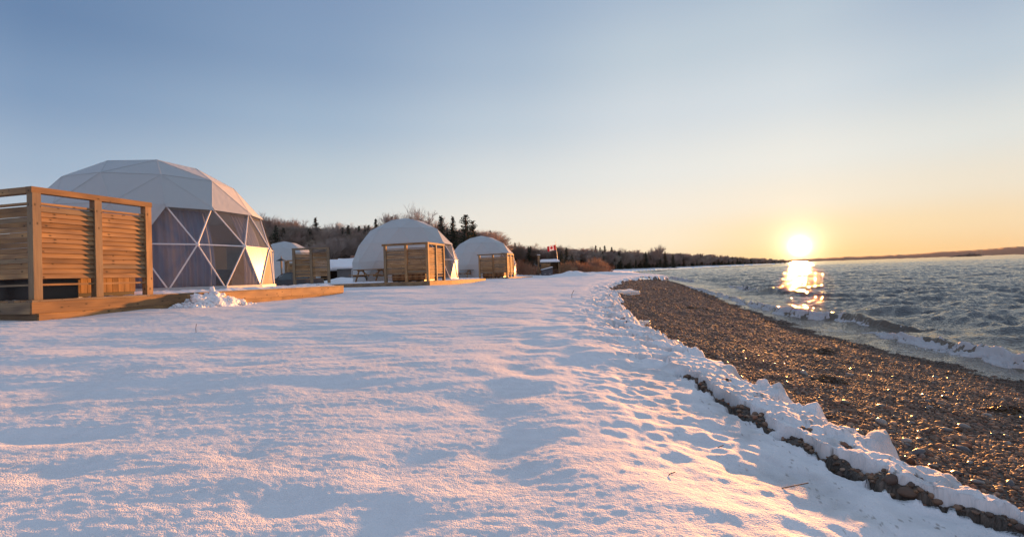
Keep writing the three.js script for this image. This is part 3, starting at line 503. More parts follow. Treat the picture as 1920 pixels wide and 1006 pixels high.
function buildTable(label) { // picnic table, long side along x
  const t = thing('picnic_table', label, 'picnic table', 'wooden picnic tables on the decks');
  for (let k = 0; k < 5; k++) part(t, 'top_plank', board(1.83, 0.038, 0.14, k), pick(), [0, 0.73, -0.3 + k * 0.15]);
  for (const s of [-1, 1]) { for (const d of [0, 0.15]) part(t, 'seat_plank', board(1.83, 0.038, 0.14, 3), pick(), [0, 0.43, s * (0.62 + d)]); }
  for (const e of [-0.62, 0.62]) {
    for (const s of [-1, 1]) { const g = board(0.04, 0.86, 0.09, 2), m = part(t, 'leg', g, pick(), [e, 0.36, s * 0.43], [-s * 0.56, 0, 0]); }
    part(t, 'cross_beam', board(0.042, 0.09, 1.56, 3), pick(), [e + 0.045, 0.37, 0]); part(t, 'top_batten', board(0.042, 0.07, 0.68, 3), pick(), [e + 0.045, 0.68, 0]);
    part(t, 'brace', board(0.62, 0.045, 0.06, 1), pick(), [e * 0.62, 0.53, 0], [0, 0, (e > 0 ? 1 : -1) * 0.62]);
  }
  return t;
}
const which = ['nearest the camera', 'in the middle of the row', 'farthest along the row'];
const domeLabels = ['large white dome nearest the camera, curtains behind its triangular panes', 'white dome in the middle of the row, behind the L-shaped screen', 'small looking white dome farthest along the shore, beside brown shrubs'];
pitches.forEach((p, i) => {
  place(buildDeck(['long sunlit wooden deck under the nearest dome', 'wooden deck under the middle dome, carrying a picnic table', 'low wooden deck under the farthest dome'][i]), p, 0, 0, 0);
  deckSnow(p, ['thin snow on the deck of the nearest dome', 'thin snow on the deck of the middle dome', 'thin snow on the deck of the farthest dome'][i], 10 + i * 7);
  place(buildScreen(['large orange-lit slatted screen at the left edge', 'slatted corner screen before the middle dome', 'slatted corner screen before the farthest dome'][i]), p, 0, 0.004, 0);
  place(buildDome(domeLabels[i]), p, 5.69, 0.07, -3.96);
  place(buildTub(['plank-sided hot tub behind the large screen at left', 'hot tub hidden behind the middle screen', 'hot tub hidden behind the farthest screen'][i]), p, 1.32, 0.002, -1.35);
  if (i) place(buildTable(['picnic table on the deck left of the middle screen', 'picnic table on the farthest deck, left of its screen'][i - 1]), p, 2.0, 0.02, i === 1 ? -4.35 : -4.6, Math.PI / 2);
});
{ // black step box at the corner of the first tub
  const t = thing('step_box', 'black box beside the hot tub under the left screen', 'step box');
  part(t, 'body', board(0.62, 0.34, 1.2, 1), blackPlastic, [0, 0.17, 0]); part(t, 'tread', board(0.66, 0.03, 1.24, 1), std(0.03, 0.03, 0.032, 0.6), [0, 0.357, 0]); place(t, pitches[0], 0.5, 0.004, -0.75);
}
{ // curtains hung inside the nearest dome's window
  const cm = new THREE.MeshPhysicalMaterial({ color: RGB(0.34, 0.35, 0.43), roughness: 0.9, transmission: 0.15, thickness: 0 });
  const curtain = (p, a0, a1, folds, y1, label) => {
    const nu = folds * 10, nv = 14, pos = [], idx = [];
    for (let i = 0; i <= nu; i++) for (let j = 0; j <= nv; j++) { const u = i / nu, v = j / nv, y = v * y1, a = degToRad(lerp(a0, a1, u)), lean = Math.sqrt(Math.max(0.2, 1 - ((y - 0.55) / 3.3) ** 2)), r = 2.98 * Math.min(1, lean) - 0.12 * v + 0.055 * Math.sin(u * folds * 6.283 + 0.5 * Math.sin(v * 2 + u * 9)) * (0.7 + 0.4 * N(u * 5, 2)); pos.push(r * Math.cos(a), y, r * Math.sin(a)); }
    for (let i = 0; i < nu; i++) for (let j = 0; j < nv; j++) { const a = i * (nv + 1) + j; idx.push(a, a + 1, a + nv + 1, a + 1, a + nv + 2, a + nv + 1); }
    const g = new THREE.BufferGeometry(); g.setAttribute('position', new THREE.Float32BufferAttribute(pos, 3)); g.setIndex(idx); g.computeVertexNormals();
    const m = new THREE.Mesh(g, cm); m.name = numbered('curtain'); scene.add(m); place(m, p, 5.69, 0.11, -3.96); tag(m, label, 'curtain', 'curtains inside the domes');
  };
  curtain(pitches[0], 146, 103, 11, 2.1, 'wide mauve curtain behind the left panes of the nearest dome');
  curtain(pitches[0], 84, 54, 8, 2.1, 'narrow mauve curtain behind the right panes of the nearest dome');
  curtain(pitches[1], 84, 44, 8, 2.1, 'curtain behind the panes of the middle dome');
  const t = thing('room_divider', 'beige divider inside the nearest dome, seen through the middle panes', 'room divider');
  part(t, 'panel', board(2.6, 1.25, 0.06, 1), std(0.42, 0.38, 0.27, 0.85), [0, 0.625, 0]); part(t, 'top_trim', board(2.64, 0.05, 0.08, 2), std(0.3, 0.26, 0.18, 0.8), [0, 1.277, 0]); place(t, pitches[0], 5.9, 0.13, -2.6, 0.15);
  const b = thing('bed', 'dark bed low behind the panes of the nearest dome', 'bed'); part(b, 'mattress', board(1.5, 0.22, 1.0, 1), std(0.06, 0.06, 0.07, 0.9), [0, 0.36, 0]); part(b, 'bed_base', board(1.44, 0.25, 0.94, 1), std(0.08, 0.06, 0.05, 0.8), [0, 0.125, 0]); const pl = part(b, 'pillow', new THREE.SphereGeometry(0.24, 14, 10).scale(1, 0.34, 0.7), std(0.1, 0.1, 0.12, 0.9), [-0.45, 0.53, 0]); place(b, pitches[0], 5.4, 0.135, -2.0, 0.15);
}
{ // shovelled snow heaped at the edge of the first deck
  const R = rng(919), gs = [];
  for (let i = 0; i < 110; i++) {
    const x = 3.35 + (R() + R() - 1) * 1.45, z = 0.14 + R() * 0.55, top = Math.exp(-(((x - 3.45) / 0.85) ** 2)) * Math.exp(-(((z - 0.3) / 0.42) ** 2)), s = (0.035 + 0.085 * R() ** 1.8) * (0.6 + 0.6 * top);
    const g = new THREE.IcosahedronGeometry(1, 3), p = g.attributes.position, q = R() * 50;
    for (let k = 0; k < p.count; k++) { const v = new THREE.Vector3().fromBufferAttribute(p, k), e = s * (1 + 0.4 * N3(v.x * 1.7 + q, v.y * 1.7, v.z * 1.7) + 0.15 * N3(v.x * 5, v.y * 5 + q, v.z * 5)); p.setXYZ(k, v.x * e * 1.25, v.y * e * 0.85, v.z * e); }
    const m = mergeVertices(g.deleteAttribute('normal').deleteAttribute('uv')); m.computeVertexNormals(); m.translate(x, -0.42 + top * (0.2 + 0.17 * R()) + R() * 0.02, z); gs.push(m);
  }
  { const g = new THREE.SphereGeometry(0.09, 20, 16), p = g.attributes.position; for (let k = 0; k < p.count; k++) { const v = new THREE.Vector3().fromBufferAttribute(p, k), e = 1 + 0.25 * N3(v.x * 14, v.y * 14, v.z * 14); p.setXYZ(k, v.x * e * 0.8, v.y * e * 1.5, v.z * e * 0.8); } g.deleteAttribute('uv'); const m = mergeVertices(g.deleteAttribute('normal')); m.computeVertexNormals(); m.translate(3.5, -0.01, 0.3); gs.push(m); }
  { const g = new THREE.PlaneGeometry(3.6, 1.5, 90, 40).rotateX(-Math.PI / 2), p = g.attributes.position; for (let k = 0; k < p.count; k++) { const x = p.getX(k), z = p.getZ(k), top = Math.exp(-((x / 0.95) ** 2)) * Math.exp(-((z / 0.42) ** 2)); p.setY(k, -0.56 + top * (0.43 + 0.1 * N(x * 4, z * 4)) + 0.04 * top * N(x * 11, z * 11)); } g.translate(3.4, 0, 0.42); g.deleteAttribute('uv'); g.computeVertexNormals(); gs.push(g); }
  const m = new THREE.Mesh(mergeGeometries(gs.map((g) => g.index ? g.toNonIndexed() : g)), std(0.87, 0.88, 0.9, 0.85)); m.name = 'snow_pile'; scene.add(m); place(m, pitches[0], 0, 0, 0); tag(m, 'lumpy shovelled snow pile at the edge of the nearest deck', 'snow pile');
}

// ---------- behind the row: fourth dome, its screens, car, house ----------
{
  const p4 = pitch(-19.9, 1.32, -44, 0); p4.rotation.y = TURN; p4.updateMatrixWorld(true);
  const d = buildDome('white dome far back, half hidden behind the nearest dome', DOME_R, false); d.position.set(-22.6, 1.5, -51); d.rotation.y = 0.4;
  const s = thing('privacy_screen', 'small sunlit screen behind the parked car', 'privacy screen', 'slatted wooden privacy screens');
  slatWing(s, 2.1, 2, 0, {}); slatWing(s, 2.36, 2, 1, {}); s.position.set(-19.2, 1.3, -44); s.rotation.y = degToRad(30);
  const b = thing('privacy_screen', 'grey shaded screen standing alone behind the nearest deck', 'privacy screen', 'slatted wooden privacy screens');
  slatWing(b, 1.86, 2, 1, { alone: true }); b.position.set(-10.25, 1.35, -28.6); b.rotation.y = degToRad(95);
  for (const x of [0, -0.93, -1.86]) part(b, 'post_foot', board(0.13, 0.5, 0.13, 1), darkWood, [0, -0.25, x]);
  const l = thing('lantern', 'small peaked lantern cap on a post beside the back dome', 'lantern');
  part(l, 'post', board(0.1, 1.95, 0.1, 1), darkWood, [0, 0.975, 0]); part(l, 'cap', new THREE.ConeGeometry(0.45, 0.22, 4).rotateY(Math.PI / 4), std(0.03, 0.03, 0.03, 0.6), [0, 2.06, 0]); part(l, 'finial', new THREE.ConeGeometry(0.05, 0.26, 6), std(0.03, 0.03, 0.03, 0.6), [0, 2.28, 0]); l.position.set(-18.92, 1.22, -42);
}
{ // saloon car, nose to the left
  const t = thing('parked_car', 'dark grey car parked between the nearest dome and its back screen', 'car'), paint = new THREE.MeshPhysicalMaterial({ color: RGB(0.035, 0.037, 0.042), roughness: 0.35, clearcoat: 1, clearcoatRoughness: 0.08 }), glass = new THREE.MeshPhysicalMaterial({ color: RGB(0.25, 0.3, 0.32), roughness: 0.05, transmission: 0.7, thickness: 0 });
  const ext = (pts, w, bev = 0.05) => { const s = new THREE.Shape(pts.map(([x, y]) => new THREE.Vector2(x, y))); return new THREE.ExtrudeGeometry(s, { depth: w - 2 * bev, bevelEnabled: true, bevelSize: bev, bevelThickness: bev, bevelSegments: 2 }).translate(0, 0, -w / 2 + bev); };
  part(t, 'body', ext([[-2.15, 0.35], [-2.2, 0.62], [-1.95, 0.78], [-1.0, 0.9], [1.35, 0.93], [2.1, 0.88], [2.18, 0.6], [2.1, 0.32], [1.75, 0.26], [-1.8, 0.26]], 1.78), paint);
  part(t, 'roof', ext([[-0.42, 1.36], [-0.1, 1.41], [0.6, 1.4], [0.95, 1.34], [0.6, 1.37], [-0.1, 1.375]], 1.36, 0.03), paint);
  for (const s of [-1, 1]) { const pane = (pts) => { const g = new THREE.ShapeGeometry(new THREE.Shape(pts.map(([x, y]) => new THREE.Vector2(x, y)))); const p = g.attributes.position; for (let i = 0; i < p.count; i++) p.setZ(i, s * lerp(0.86, 0.68, (p.getY(i) - 0.92) / 0.45)); g.computeVertexNormals(); return g; }; part(t, 'side_window', pane([[-0.88, 0.95], [0.1, 0.96], [0.1, 1.35], [-0.36, 1.34]]), glass); part(t, 'side_window', pane([[0.17, 0.96], [1.2, 0.98], [0.88, 1.32], [0.17, 1.35]]), glass);
    part(t, 'pillar', bar([-1.0, 0.92, s * 0.84], [-0.42, 1.37, s * 0.67], 0.03), paint); part(t, 'pillar', bar([0.135, 0.92, s * 0.84], [0.135, 1.38, s * 0.67], 0.035), paint); part(t, 'pillar', bar([1.32, 0.94, s * 0.82], [0.93, 1.35, s * 0.67], 0.045), paint);
    part(t, 'mirror', new THREE.SphereGeometry(0.1, 10, 8).scale(0.8, 0.8, 1), paint, [-0.8, 1.0, s * 0.98]); part(t, 'headlight', new THREE.SphereGeometry(0.13, 10, 8).scale(0.5, 0.6, 1.2), std(0.5, 0.5, 0.5, 0.1), [-2.12, 0.68, s * 0.62]);
    for (const x of [-1.35, 1.32]) { const w = part(t, 'wheel', new THREE.CylinderGeometry(0.32, 0.32, 0.2, 24).rotateX(Math.PI / 2), std(0.02, 0.02, 0.02, 0.9), [x, 0.32, s * 0.82]); part(w, 'rim', new THREE.CylinderGeometry(0.2, 0.2, 0.21, 16).rotateX(Math.PI / 2), std(0.4, 0.4, 0.42, 0.3, { metalness: 0.8 })); } }
  const wq = (a, b, c, d) => { const g = new THREE.BufferGeometry(); g.setAttribute('position', new THREE.Float32BufferAttribute([...a, ...b, ...c, ...a, ...c, ...d], 3)); g.computeVertexNormals(); return g; };
  part(t, 'windscreen', wq([-1.0, 0.92, -0.8], [-1.0, 0.92, 0.8], [-0.42, 1.37, 0.64], [-0.42, 1.37, -0.64]), glass); part(t, 'rear_window', wq([1.32, 0.94, -0.78], [1.32, 0.94, 0.78], [0.93, 1.35, 0.64], [0.93, 1.35, -0.64]), glass);
  t.position.set(-15.6, 0.68, -36); t.rotation.y = 0.35;
}
{ // low house with snowy roofs
  const t = thing('low_house', 'low grey house with snowy roofs between the two front domes', 'house'), wall = std(0.16, 0.155, 0.15, 0.9), trim = std(0.62, 0.63, 0.64, 0.7);
  const roofSnow = (w, d, h, x, y, z, seed) => { const g = new THREE.BoxGeometry(w, 0.16, d, 24, 1, 16), p = g.attributes.position; for (let i = 0; i < p.count; i++) { const u = p.getX(i), v = p.getZ(i), top = p.getY(i) > 0; p.setY(i, h * (1 - Math.abs(v) / (d / 2)) + (top ? 0.1 + 0.1 * N(u * 0.5 + seed, v * 0.6) * 0.6 : -0.06) * 1); } g.computeVertexNormals(); const m = part(t, 'roof', g, snowPlain, [x, y, z]); part(m, 'eave_board', new THREE.BoxGeometry(w + 0.04, 0.13, 0.05), trim, [0, -0.08, d / 2 - 0.01]); return m; };
  roofSnow(4.6, 5, 1.05, -3.1, 2.28, -0.6, 1); roofSnow(6.5, 6, 0.95, 1.9, 2.42, 0.7, 5);
  for (const x of [-5.2, -3.1, -1.2]) part(t, 'carport_post', board(0.14, 1.5, 0.14, 1), darkWood, [x, 1.52, 1.6]);
  part(t, 'carport_back', new THREE.BoxGeometry(4.4, 1.5, 0.1), std(0.035, 0.03, 0.028, 0.9), [-3.1, 1.52, -2.4]); part(t, 'carport_side', new THREE.BoxGeometry(0.1, 1.5, 4), std(0.035, 0.03, 0.028, 0.9), [-5.3, 1.52, -0.6]);
  for (let k = 0; k < 26; k++) part(t, 'siding_board', board(0.226, 1.55, 0.04, k % 4), wall, [-0.85 + k * 0.23, 1.58, 3.3]);
  part(t, 'wall', new THREE.BoxGeometry(5.9, 1.55, 5), wall, [2.0, 1.58, 0.76]);
  for (const [x, w] of [[0.95, 0.9], [3.4, 1.2]]) { const f = part(t, 'window', new THREE.BoxGeometry(w, 1.0, 0.07), trim, [x, 1.72, 3.34]); part(f, 'pane', new THREE.BoxGeometry(w - 0.16, 0.84, 0.02), std(0.03, 0.035, 0.04, 0.08), [0, 0, 0.04]); part(f, 'mullion', new THREE.BoxGeometry(0.05, 0.84, 0.03), trim, [0, 0, 0.045]); }
  part(t, 'chimney', new THREE.BoxGeometry(0.5, 0.9, 0.5), std(0.25, 0.14, 0.1, 0.9), [0.2, 3.3, 0.4]);
  t.position.set(-17.6, 0.25, -56.5); t.rotation.y = 0.12;
}

// ---------- shore shed, bins, flag ----------
{
  const t = thing('open_shed', 'small open-fronted wooden shed with snow on its flat roof', 'shed'), X = [3.42, 4.46, 5.5], g = 0.95;
  t.position.set(4.46, g, -60.6);
  const H = 1.62;
  for (const x of [-1.04, 0, 1.04]) { part(t, 'post', board(0.1, H, 0.1, 1), wood, [x, H / 2, 0.6]); part(t, 'post', board(0.1, H, 0.1, 2), darkWood, [x, H / 2, -0.6]); }
  for (let k = 0; k < 11; k++) part(t, 'back_board', board(2.1, 0.14, 0.03, k % 5), darkWood, [0, 0.08 + k * 0.146, -0.66]);
  for (const s of [-1, 0, 1]) for (let k = 0; k < 11; k++) part(t, 'side_board', board(0.03, 0.14, 1.1, k % 5), s ? darkWood : darkWood, [s * 1.04, 0.08 + k * 0.146, 0]);
  for (let k = 0; k < 4; k++) part(t, 'front_board', board(0.98, 0.14, 0.03, k), woodTones[k % 3], [-0.52, 1.02 + k * 0.146, 0.63]);
  const r = part(t, 'roof', board(2.42, 0.07, 1.5, 1), std(0.05, 0.07, 0.07, 0.7), [0, H + 0.05, 0], [0.1, 0, 0]);
  const sg = new THREE.BoxGeometry(2.3, 0.2, 1.4, 18, 2, 10), p = sg.attributes.position; for (let i = 0; i < p.count; i++) { const e = Math.min(1, (1.15 - Math.abs(p.getX(i))) / 0.25, (0.7 - Math.abs(p.getZ(i))) / 0.2); if (p.getY(i) > 0) p.setY(i, 0.03 + 0.13 * Math.sqrt(Math.max(0, e)) + 0.02 * N(p.getX(i) * 2, p.getZ(i) * 2)); } sg.computeVertexNormals();
  part(t, 'roof_snow', sg, snowPlain, [0, H + 0.19, 0], [0.1, 0, 0]);
  const w = thing('firewood_stack', 'stack of brown firewood inside the shore shed', 'firewood'); w.position.set(4.98, g, -60.55);
  const R = rng(12), lg = new THREE.CylinderGeometry(0.07, 0.07, 0.55, 7).rotateX(Math.PI / 2), lm = [std(0.22, 0.1, 0.05, 0.9), std(0.16, 0.085, 0.05, 0.9), std(0.3, 0.16, 0.09, 0.9)];
  for (let j = 0; j < 6; j++) for (let k = 0; k < 6; k++) part(w, 'log', lg, lm[Math.floor(R() * 3)], [-0.38 + k * 0.15 + (j % 2) * 0.07 - 0.03, 0.08 + j * 0.13, 0.1 + (R() - 0.5) * 0.1]);
  const b = thing('bin_box', 'grey double-door bin box with snow-edged sloping lid before the shed', 'bin box'), grey = std(0.09, 0.085, 0.095, 0.7), q = new THREE.Shape([[-0.6, 0], [0.6, 0], [0.6, 0.98], [-0.6, 0.72]].map(([x, y]) => new THREE.Vector2(x, y)));
  part(b, 'body', new THREE.ExtrudeGeometry(q, { depth: 0.7, bevelEnabled: false }).translate(0, 0, -0.35), grey);
  for (const s of [-1, 1]) { const d = part(b, 'door', new THREE.BoxGeometry(0.56, 0.66, 0.03), std(0.1, 0.095, 0.105, 0.6), [s * 0.295, 0.35, 0.37]); part(d, 'handle', new THREE.BoxGeometry(0.18, 0.035, 0.03), std(0.5, 0.5, 0.52, 0.4), [s * -0.02, -0.03, 0.03]); }
  part(b, 'lid', new THREE.BoxGeometry(1.32, 0.05, 0.82), std(0.12, 0.12, 0.12, 0.6), [0, 0.89, 0], [0, 0, 0.213]); part(b, 'lid_snow', new THREE.BoxGeometry(1.3, 0.05, 0.8), snowPlain, [0, 0.942, 0], [0, 0, 0.213]);
  b.position.set(3.95, 0.93, -58.2); b.rotation.y = 0.12;
  const post = thing('sign_post', 'tall sunlit wooden post left of the shore shed', 'post'); part(post, 'shaft', board(0.3, 1.9, 0.12, 1), wood, [0, 1.5, 0]); part(post, 'cap', board(0.36, 0.07, 0.2, 2), snowPlain, [0, 2.49, 0]); part(post, 'foot', board(0.16, 0.9, 0.16, 3), darkWood, [0.1, 0.3, -0.15], [0, 0, 0.2]); part(post, 'mail_box', board(0.22, 0.3, 0.26, 2), std(0.03, 0.03, 0.03, 0.6), [0.06, 1.2, 0.1]); post.position.set(3.18, 1.0, -60); post.rotation.y = 0.9;
}
{
  const t = thing('flag_pole', 'thin leaning white flagpole behind the shore shed', 'flagpole');
  part(t, 'pole', bar([0, 0, 0], [-0.36, 4.0, 0], 0.045, 8, 0.02), std(0.6, 0.56, 0.5, 0.5)); part(t, 'finial', new THREE.SphereGeometry(0.05, 8, 6), std(0.6, 0.56, 0.5, 0.4), [-0.365, 4.03, 0]); t.position.set(5.66, 0.95, -61.3);
  const c = document.createElement('canvas'); c.width = 512; c.height = 256; const x = c.getContext('2d'); x.fillStyle = '#f4f2f0'; x.fillRect(0, 0, 512, 256); x.fillStyle = '#d5202a'; x.fillRect(0, 0, 128, 256); x.fillRect(384, 0, 128, 256);
  const leaf = [[0, -1], [0.2, -0.62], [0.42, -0.72], [0.33, -0.2], [0.6, -0.46], [0.66, -0.3], [0.95, -0.34], [0.84, -0.02], [0.98, 0.08], [0.5, 0.46], [0.55, 0.62], [0.06, 0.54], [0.07, 1], [-0.07, 1], [-0.06, 0.54], [-0.55, 0.62], [-0.5, 0.46], [-0.98, 0.08], [-0.84, -0.02], [-0.95, -0.34], [-0.66, -0.3], [-0.6, -0.46], [-0.33, -0.2], [-0.42, -0.72], [-0.2, -0.62]];
  x.beginPath(); leaf.forEach(([u, v], i) => x[i ? 'lineTo' : 'moveTo'](256 + u * 88, 128 + v * 98)); x.closePath(); x.fill();
  const tex = new THREE.CanvasTexture(c); tex.colorSpace = THREE.SRGBColorSpace; tex.magFilter = THREE.LinearFilter;
  const g = new THREE.BoxGeometry(1.05, 0.62, 0.006, 24, 10, 1), p = g.attributes.position;
  for (let i = 0; i < p.count; i++) { const u = 0.525 - p.getX(i); p.setZ(i, p.getZ(i) + 0.1 * Math.sin(u * 6.5) * Math.min(1, u * 2)); p.setY(i, p.getY(i) - 0.1 * u * u - 0.02 * Math.sin(u * 9)); }
  g.computeVertexNormals();
  const m = new THREE.Mesh(g, new THREE.MeshPhysicalMaterial({ map: tex, roughness: 0.8, transmission: 0.35, thickness: 0 })); m.name = 'flag'; m.position.set(4.82, 4.32, -61.28); m.rotation.z = 0.08; scene.add(m); tag(m, 'red and white flag with a red maple leaf on the leaning pole', 'flag');
}

// ---------- trees and shrubs ----------
const lat = (R, r) => (R() - 0.5) * 2 * r;
function spruceGeos(h, seed, pine = false) {
  const R = rng(seed), pos = [], idx = [], trunk = new THREE.CylinderGeometry(0.012 * h, 0.022 * h, h * 0.97, 6).translate(0, h * 0.485, 0);
  const quad = (a, d, w, drop, twist) => { // a pointed spray of needles
    const s = new THREE.Vector3(-d.z, twist, d.x).normalize().multiplyScalar(w), m = a.clone().addScaledVector(d, 0.5), e = a.clone().add(d); m.y -= drop * 0.3; e.y -= drop; const k = pos.length / 3;
    for (const v of [a, m.clone().add(s), e, m.clone().sub(s)]) pos.push(v.x, v.y, v.z); idx.push(k, k + 1, k + 2, k, k + 2, k + 3);
  };
  const y0 = pine ? 0.12 : 0.06, levels = pine ? 30 : 46;
  for (let l = 0; l < levels; l++) {
    const t = l / levels, y = h * lerp(y0, 0.985, t), len = h * (pine ? 0.25 * Math.pow(1 - t, 0.55) * (0.55 + 0.6 * R()) : 0.27 * Math.pow(1 - t, 0.92) * (0.75 + 0.4 * R())) + 0.014 * h, nb = 6 + Math.floor(R() * 3);
    for (let b = 0; b < nb; b++) {
      if (R() < 0.08) continue;
      const a = R() * 6.283, L = len * (0.6 + R() * 0.55), rise = pine ? 0.25 : lerp(-0.28, 0.35, t), dir = new THREE.Vector3(Math.cos(a), rise, Math.sin(a)), yy = y + lat(R, h * 0.015);
      const steps = Math.max(2, Math.round(L / (h * 0.03)));
      for (let s = 0; s < steps; s++) { const u = (s + 0.4) / steps, o = new THREE.Vector3(dir.x * L * u, yy + rise * L * u - (pine ? 0 : 0.12 * L * u * u), dir.z * L * u), sl = h * (pine ? 0.036 : 0.034) * (1.1 - 0.5 * u) * (0.55 + 0.45 * Math.min(1, L / (0.1 * h))); for (const side of [-1, 1]) { const aa = a + side * (0.6 + R() * 0.4); quad(o, new THREE.Vector3(Math.cos(aa) * sl, lat(R, sl * 0.25) + (pine ? sl * 0.3 : 0), Math.sin(aa) * sl), sl * 0.28, pine ? 0 : sl * 0.35, lat(R, 0.8)); } quad(o, new THREE.Vector3(dir.x * sl, 0, dir.z * sl), sl * 0.3, sl * 0.2, lat(R, 0.9)); }
    }
  }
  const g = new THREE.BufferGeometry(); g.setAttribute('position', new THREE.Float32BufferAttribute(pos, 3)); g.setIndex(idx); g.computeVertexNormals(); return { trunk, crown: g };
}
function bareGeos(h, seed, o = {}) { // tapering limbs that fork down to twigs
  const R = rng(seed), limbs = [], twigs = [], fat = o.fat ?? 1;
  const seg = (list, a, b, r0, r1, sides) => { const d = b.clone().sub(a), u = new THREE.Vector3(0.3, 0.1, 1).cross(d).normalize(), w = d.clone().cross(u).normalize(); list.push([a, b, u, w, r0, r1, sides]); };
  const grow = (a, dir, len, r, lev) => {
    let p = a.clone(), d = dir.clone(), n = lev < 2 ? 4 : 2;
    for (let i = 0; i < n; i++) {
      const q = p.clone().addScaledVector(d, len / n), r1 = r * (1 - 0.42 * (i + 1) / n); { const m = lev >= 3 ? (o.twig ?? 0.013) * h / 10 : 0; seg(lev >= 3 ? twigs : limbs, p, q, Math.max(m, r * (1 - 0.42 * i / n)), Math.max(m * 0.8, r1), lev < 2 ? 5 : 3); }
      p = q; d = d.clone().add(new THREE.Vector3(lat(R, 0.16), lat(R, 0.06) + (o.up ?? 0.04), lat(R, 0.16))).normalize();
      if (lev < 5 && (lev > 0 || i >= (o.fork ?? 1))) { const k = lev === 0 ? 3 : lev < 4 ? o.kids ?? 3 : 2; for (let j = 0; j < k; j++) { const sp = (o.spread ?? 0.75) * (0.7 + 0.5 * R()), c = d.clone().multiplyScalar(Math.cos(sp)).add(new THREE.Vector3(lat(R, 1), 0.25 + lat(R, 0.5), lat(R, 1)).normalize().multiplyScalar(Math.sin(sp))).normalize(); if (R() < 0.93) grow(p, c, len * (lev === 0 ? 0.52 : 0.62) * (0.75 + 0.4 * R()), r1 * 0.55, lev + 1 + (R() < 0.12 ? 1 : 0)); } }
    }
  };
  grow(new THREE.Vector3(0, 0, 0), new THREE.Vector3(lat(R, 0.06), 1, lat(R, 0.06)).normalize(), h * 0.62, h * (o.girth ?? 0.016), 0);
  const build = (list) => { const pos = [], idx = []; for (const [a, b, u, w, r0, r1, n] of list) { const k = pos.length / 3; for (let i = 0; i < n; i++) { const c = Math.cos(i * 6.283 / n), s = Math.sin(i * 6.283 / n); for (const [p, r] of [[a, r0], [b, r1]]) { const v = p.clone().addScaledVector(u, c * r).addScaledVector(w, s * r); pos.push(v.x, v.y, v.z); } } for (let i = 0; i < n; i++) { const j = (i + 1) % n; idx.push(k + i * 2, k + j * 2, k + i * 2 + 1, k + j * 2, k + j * 2 + 1, k + i * 2 + 1); } } const g = new THREE.BufferGeometry(); g.setAttribute('position', new THREE.Float32BufferAttribute(pos, 3)); g.setIndex(idx); g.computeVertexNormals(); return g; };
  const all = [...limbs, ...twigs], top = Math.max(...all.map((s) => s[1].y)), k = h / top, trunk = build(limbs).scale(k, k, k), crown = build(twigs).scale(k, k, k); return { trunk, crown };
}
const bark = std(0.1, 0.075, 0.06, 0.95), twigMat = std(0.42, 0.34, 0.295, 0.95), birchBark = std(0.5, 0.47, 0.43, 0.85), needle = std(0.042, 0.055, 0.032, 0.85), pineNeedle = std(0.04, 0.052, 0.026, 0.85);
const spruceSet = [1, 2, 3, 4].map((s) => spruceGeos(10, 100 + s)), pineSet = [1, 2].map((s) => spruceGeos(10, 200 + s, true)), bareSet = [1, 2, 3, 4].map((s) => bareGeos(10, 300 + s, { girth: 0.011, spread: 0.62 })), birchSet = [bareGeos(10, 351, { girth: 0.012, spread: 0.5, up: 0.06 }), bareGeos(10, 352, { girth: 0.011, spread: 0.5, up: 0.05 })], bigBare = bareGeos(10, 371, { girth: 0.014, spread: 0.6, fork: 0, up: 0.05, kids: 2, twig: 0.012 });
function tree(name, set, mats, x, z, top, k, label, category, group) {
  const base = landY(x, z) - 0.15, h = top - base, t = thing(name, label, category, group), g = set[k % set.length]; t.position.set(x, base, z); t.rotation.y = (x * 7.3 + z) % 6.28; const w = z < -190 && name === 'spruce_tree' ? 1.15 : 1; t.scale.set(w * h / 10 * (0.9 + 0.2 * Math.abs(Math.sin(x))), h / 10, w * h / 10 * (0.9 + 0.2 * Math.abs(Math.cos(z))));
  part(t, 'trunk', g.trunk, mats[0]); part(t, 'crown', g.crown, mats[1]);
}
const ORD = ['leftmost', 'second', 'third', 'fourth', 'fifth', 'sixth', 'seventh', 'eighth', 'ninth', 'tenth', 'eleventh', 'twelfth', 'thirteenth', 'fourteenth', 'fifteenth'];
const counted = (list, text) => { const s = list.map(([x, z], i) => [x / -z, i]).sort((a, b) => a[0] - b[0]), out = []; s.forEach(([, i], k) => { out[i] = k ? ORD[k] + ' from the left of the ' + text : 'leftmost of the ' + text; }); return list.map((t, i) => [...t, out[i]]); };
counted([[-40.4, -88, 11.2], [-42.7, -96, 11.5], [-37.3, -98, 13.6], [-37.6, -92, 10.3], [-30.2, -95, 11.5], [-32.9, -100, 11.6], [-27.6, -105, 13.7], [-27.8, -100, 11.9], [-27.4, -96, 10.7], [-25.5, -110, 14.6]], 'dark spruces between the two front domes').forEach(([x, z, y, label], k) => tree('spruce_tree', spruceSet, [bark, needle], x, z, y, k, label, 'spruce', 'spruces between the nearest and middle domes'));
[[-11.4, -84, 11.4], [-9.5, -84, 11.3], [-11.2, -90, 9.9], [-9.3, -92, 9.6]].forEach(([x, z, y], k) => tree('spruce_tree', spruceSet, [bark, needle], x, z, y, k + 1, ['left one of the two tall spruces rising behind the middle dome', 'right one of the two tall spruces rising behind the middle dome', 'lower spruce behind the tall pair over the middle dome', 'lower spruce just left of the broad pine'][k], 'spruce', 'conifers over the middle dome'));
[[-7.2, -82, 11.3], [-6.3, -86, 10.6]].forEach(([x, z, y], k) => tree('pine_tree', pineSet, [bark, pineNeedle], x, z, y, k, ['broad bushy pine between the middle and farthest domes', 'lower pine at the right side of the broad bushy pine'][k], 'pine', 'conifers over the middle dome'));
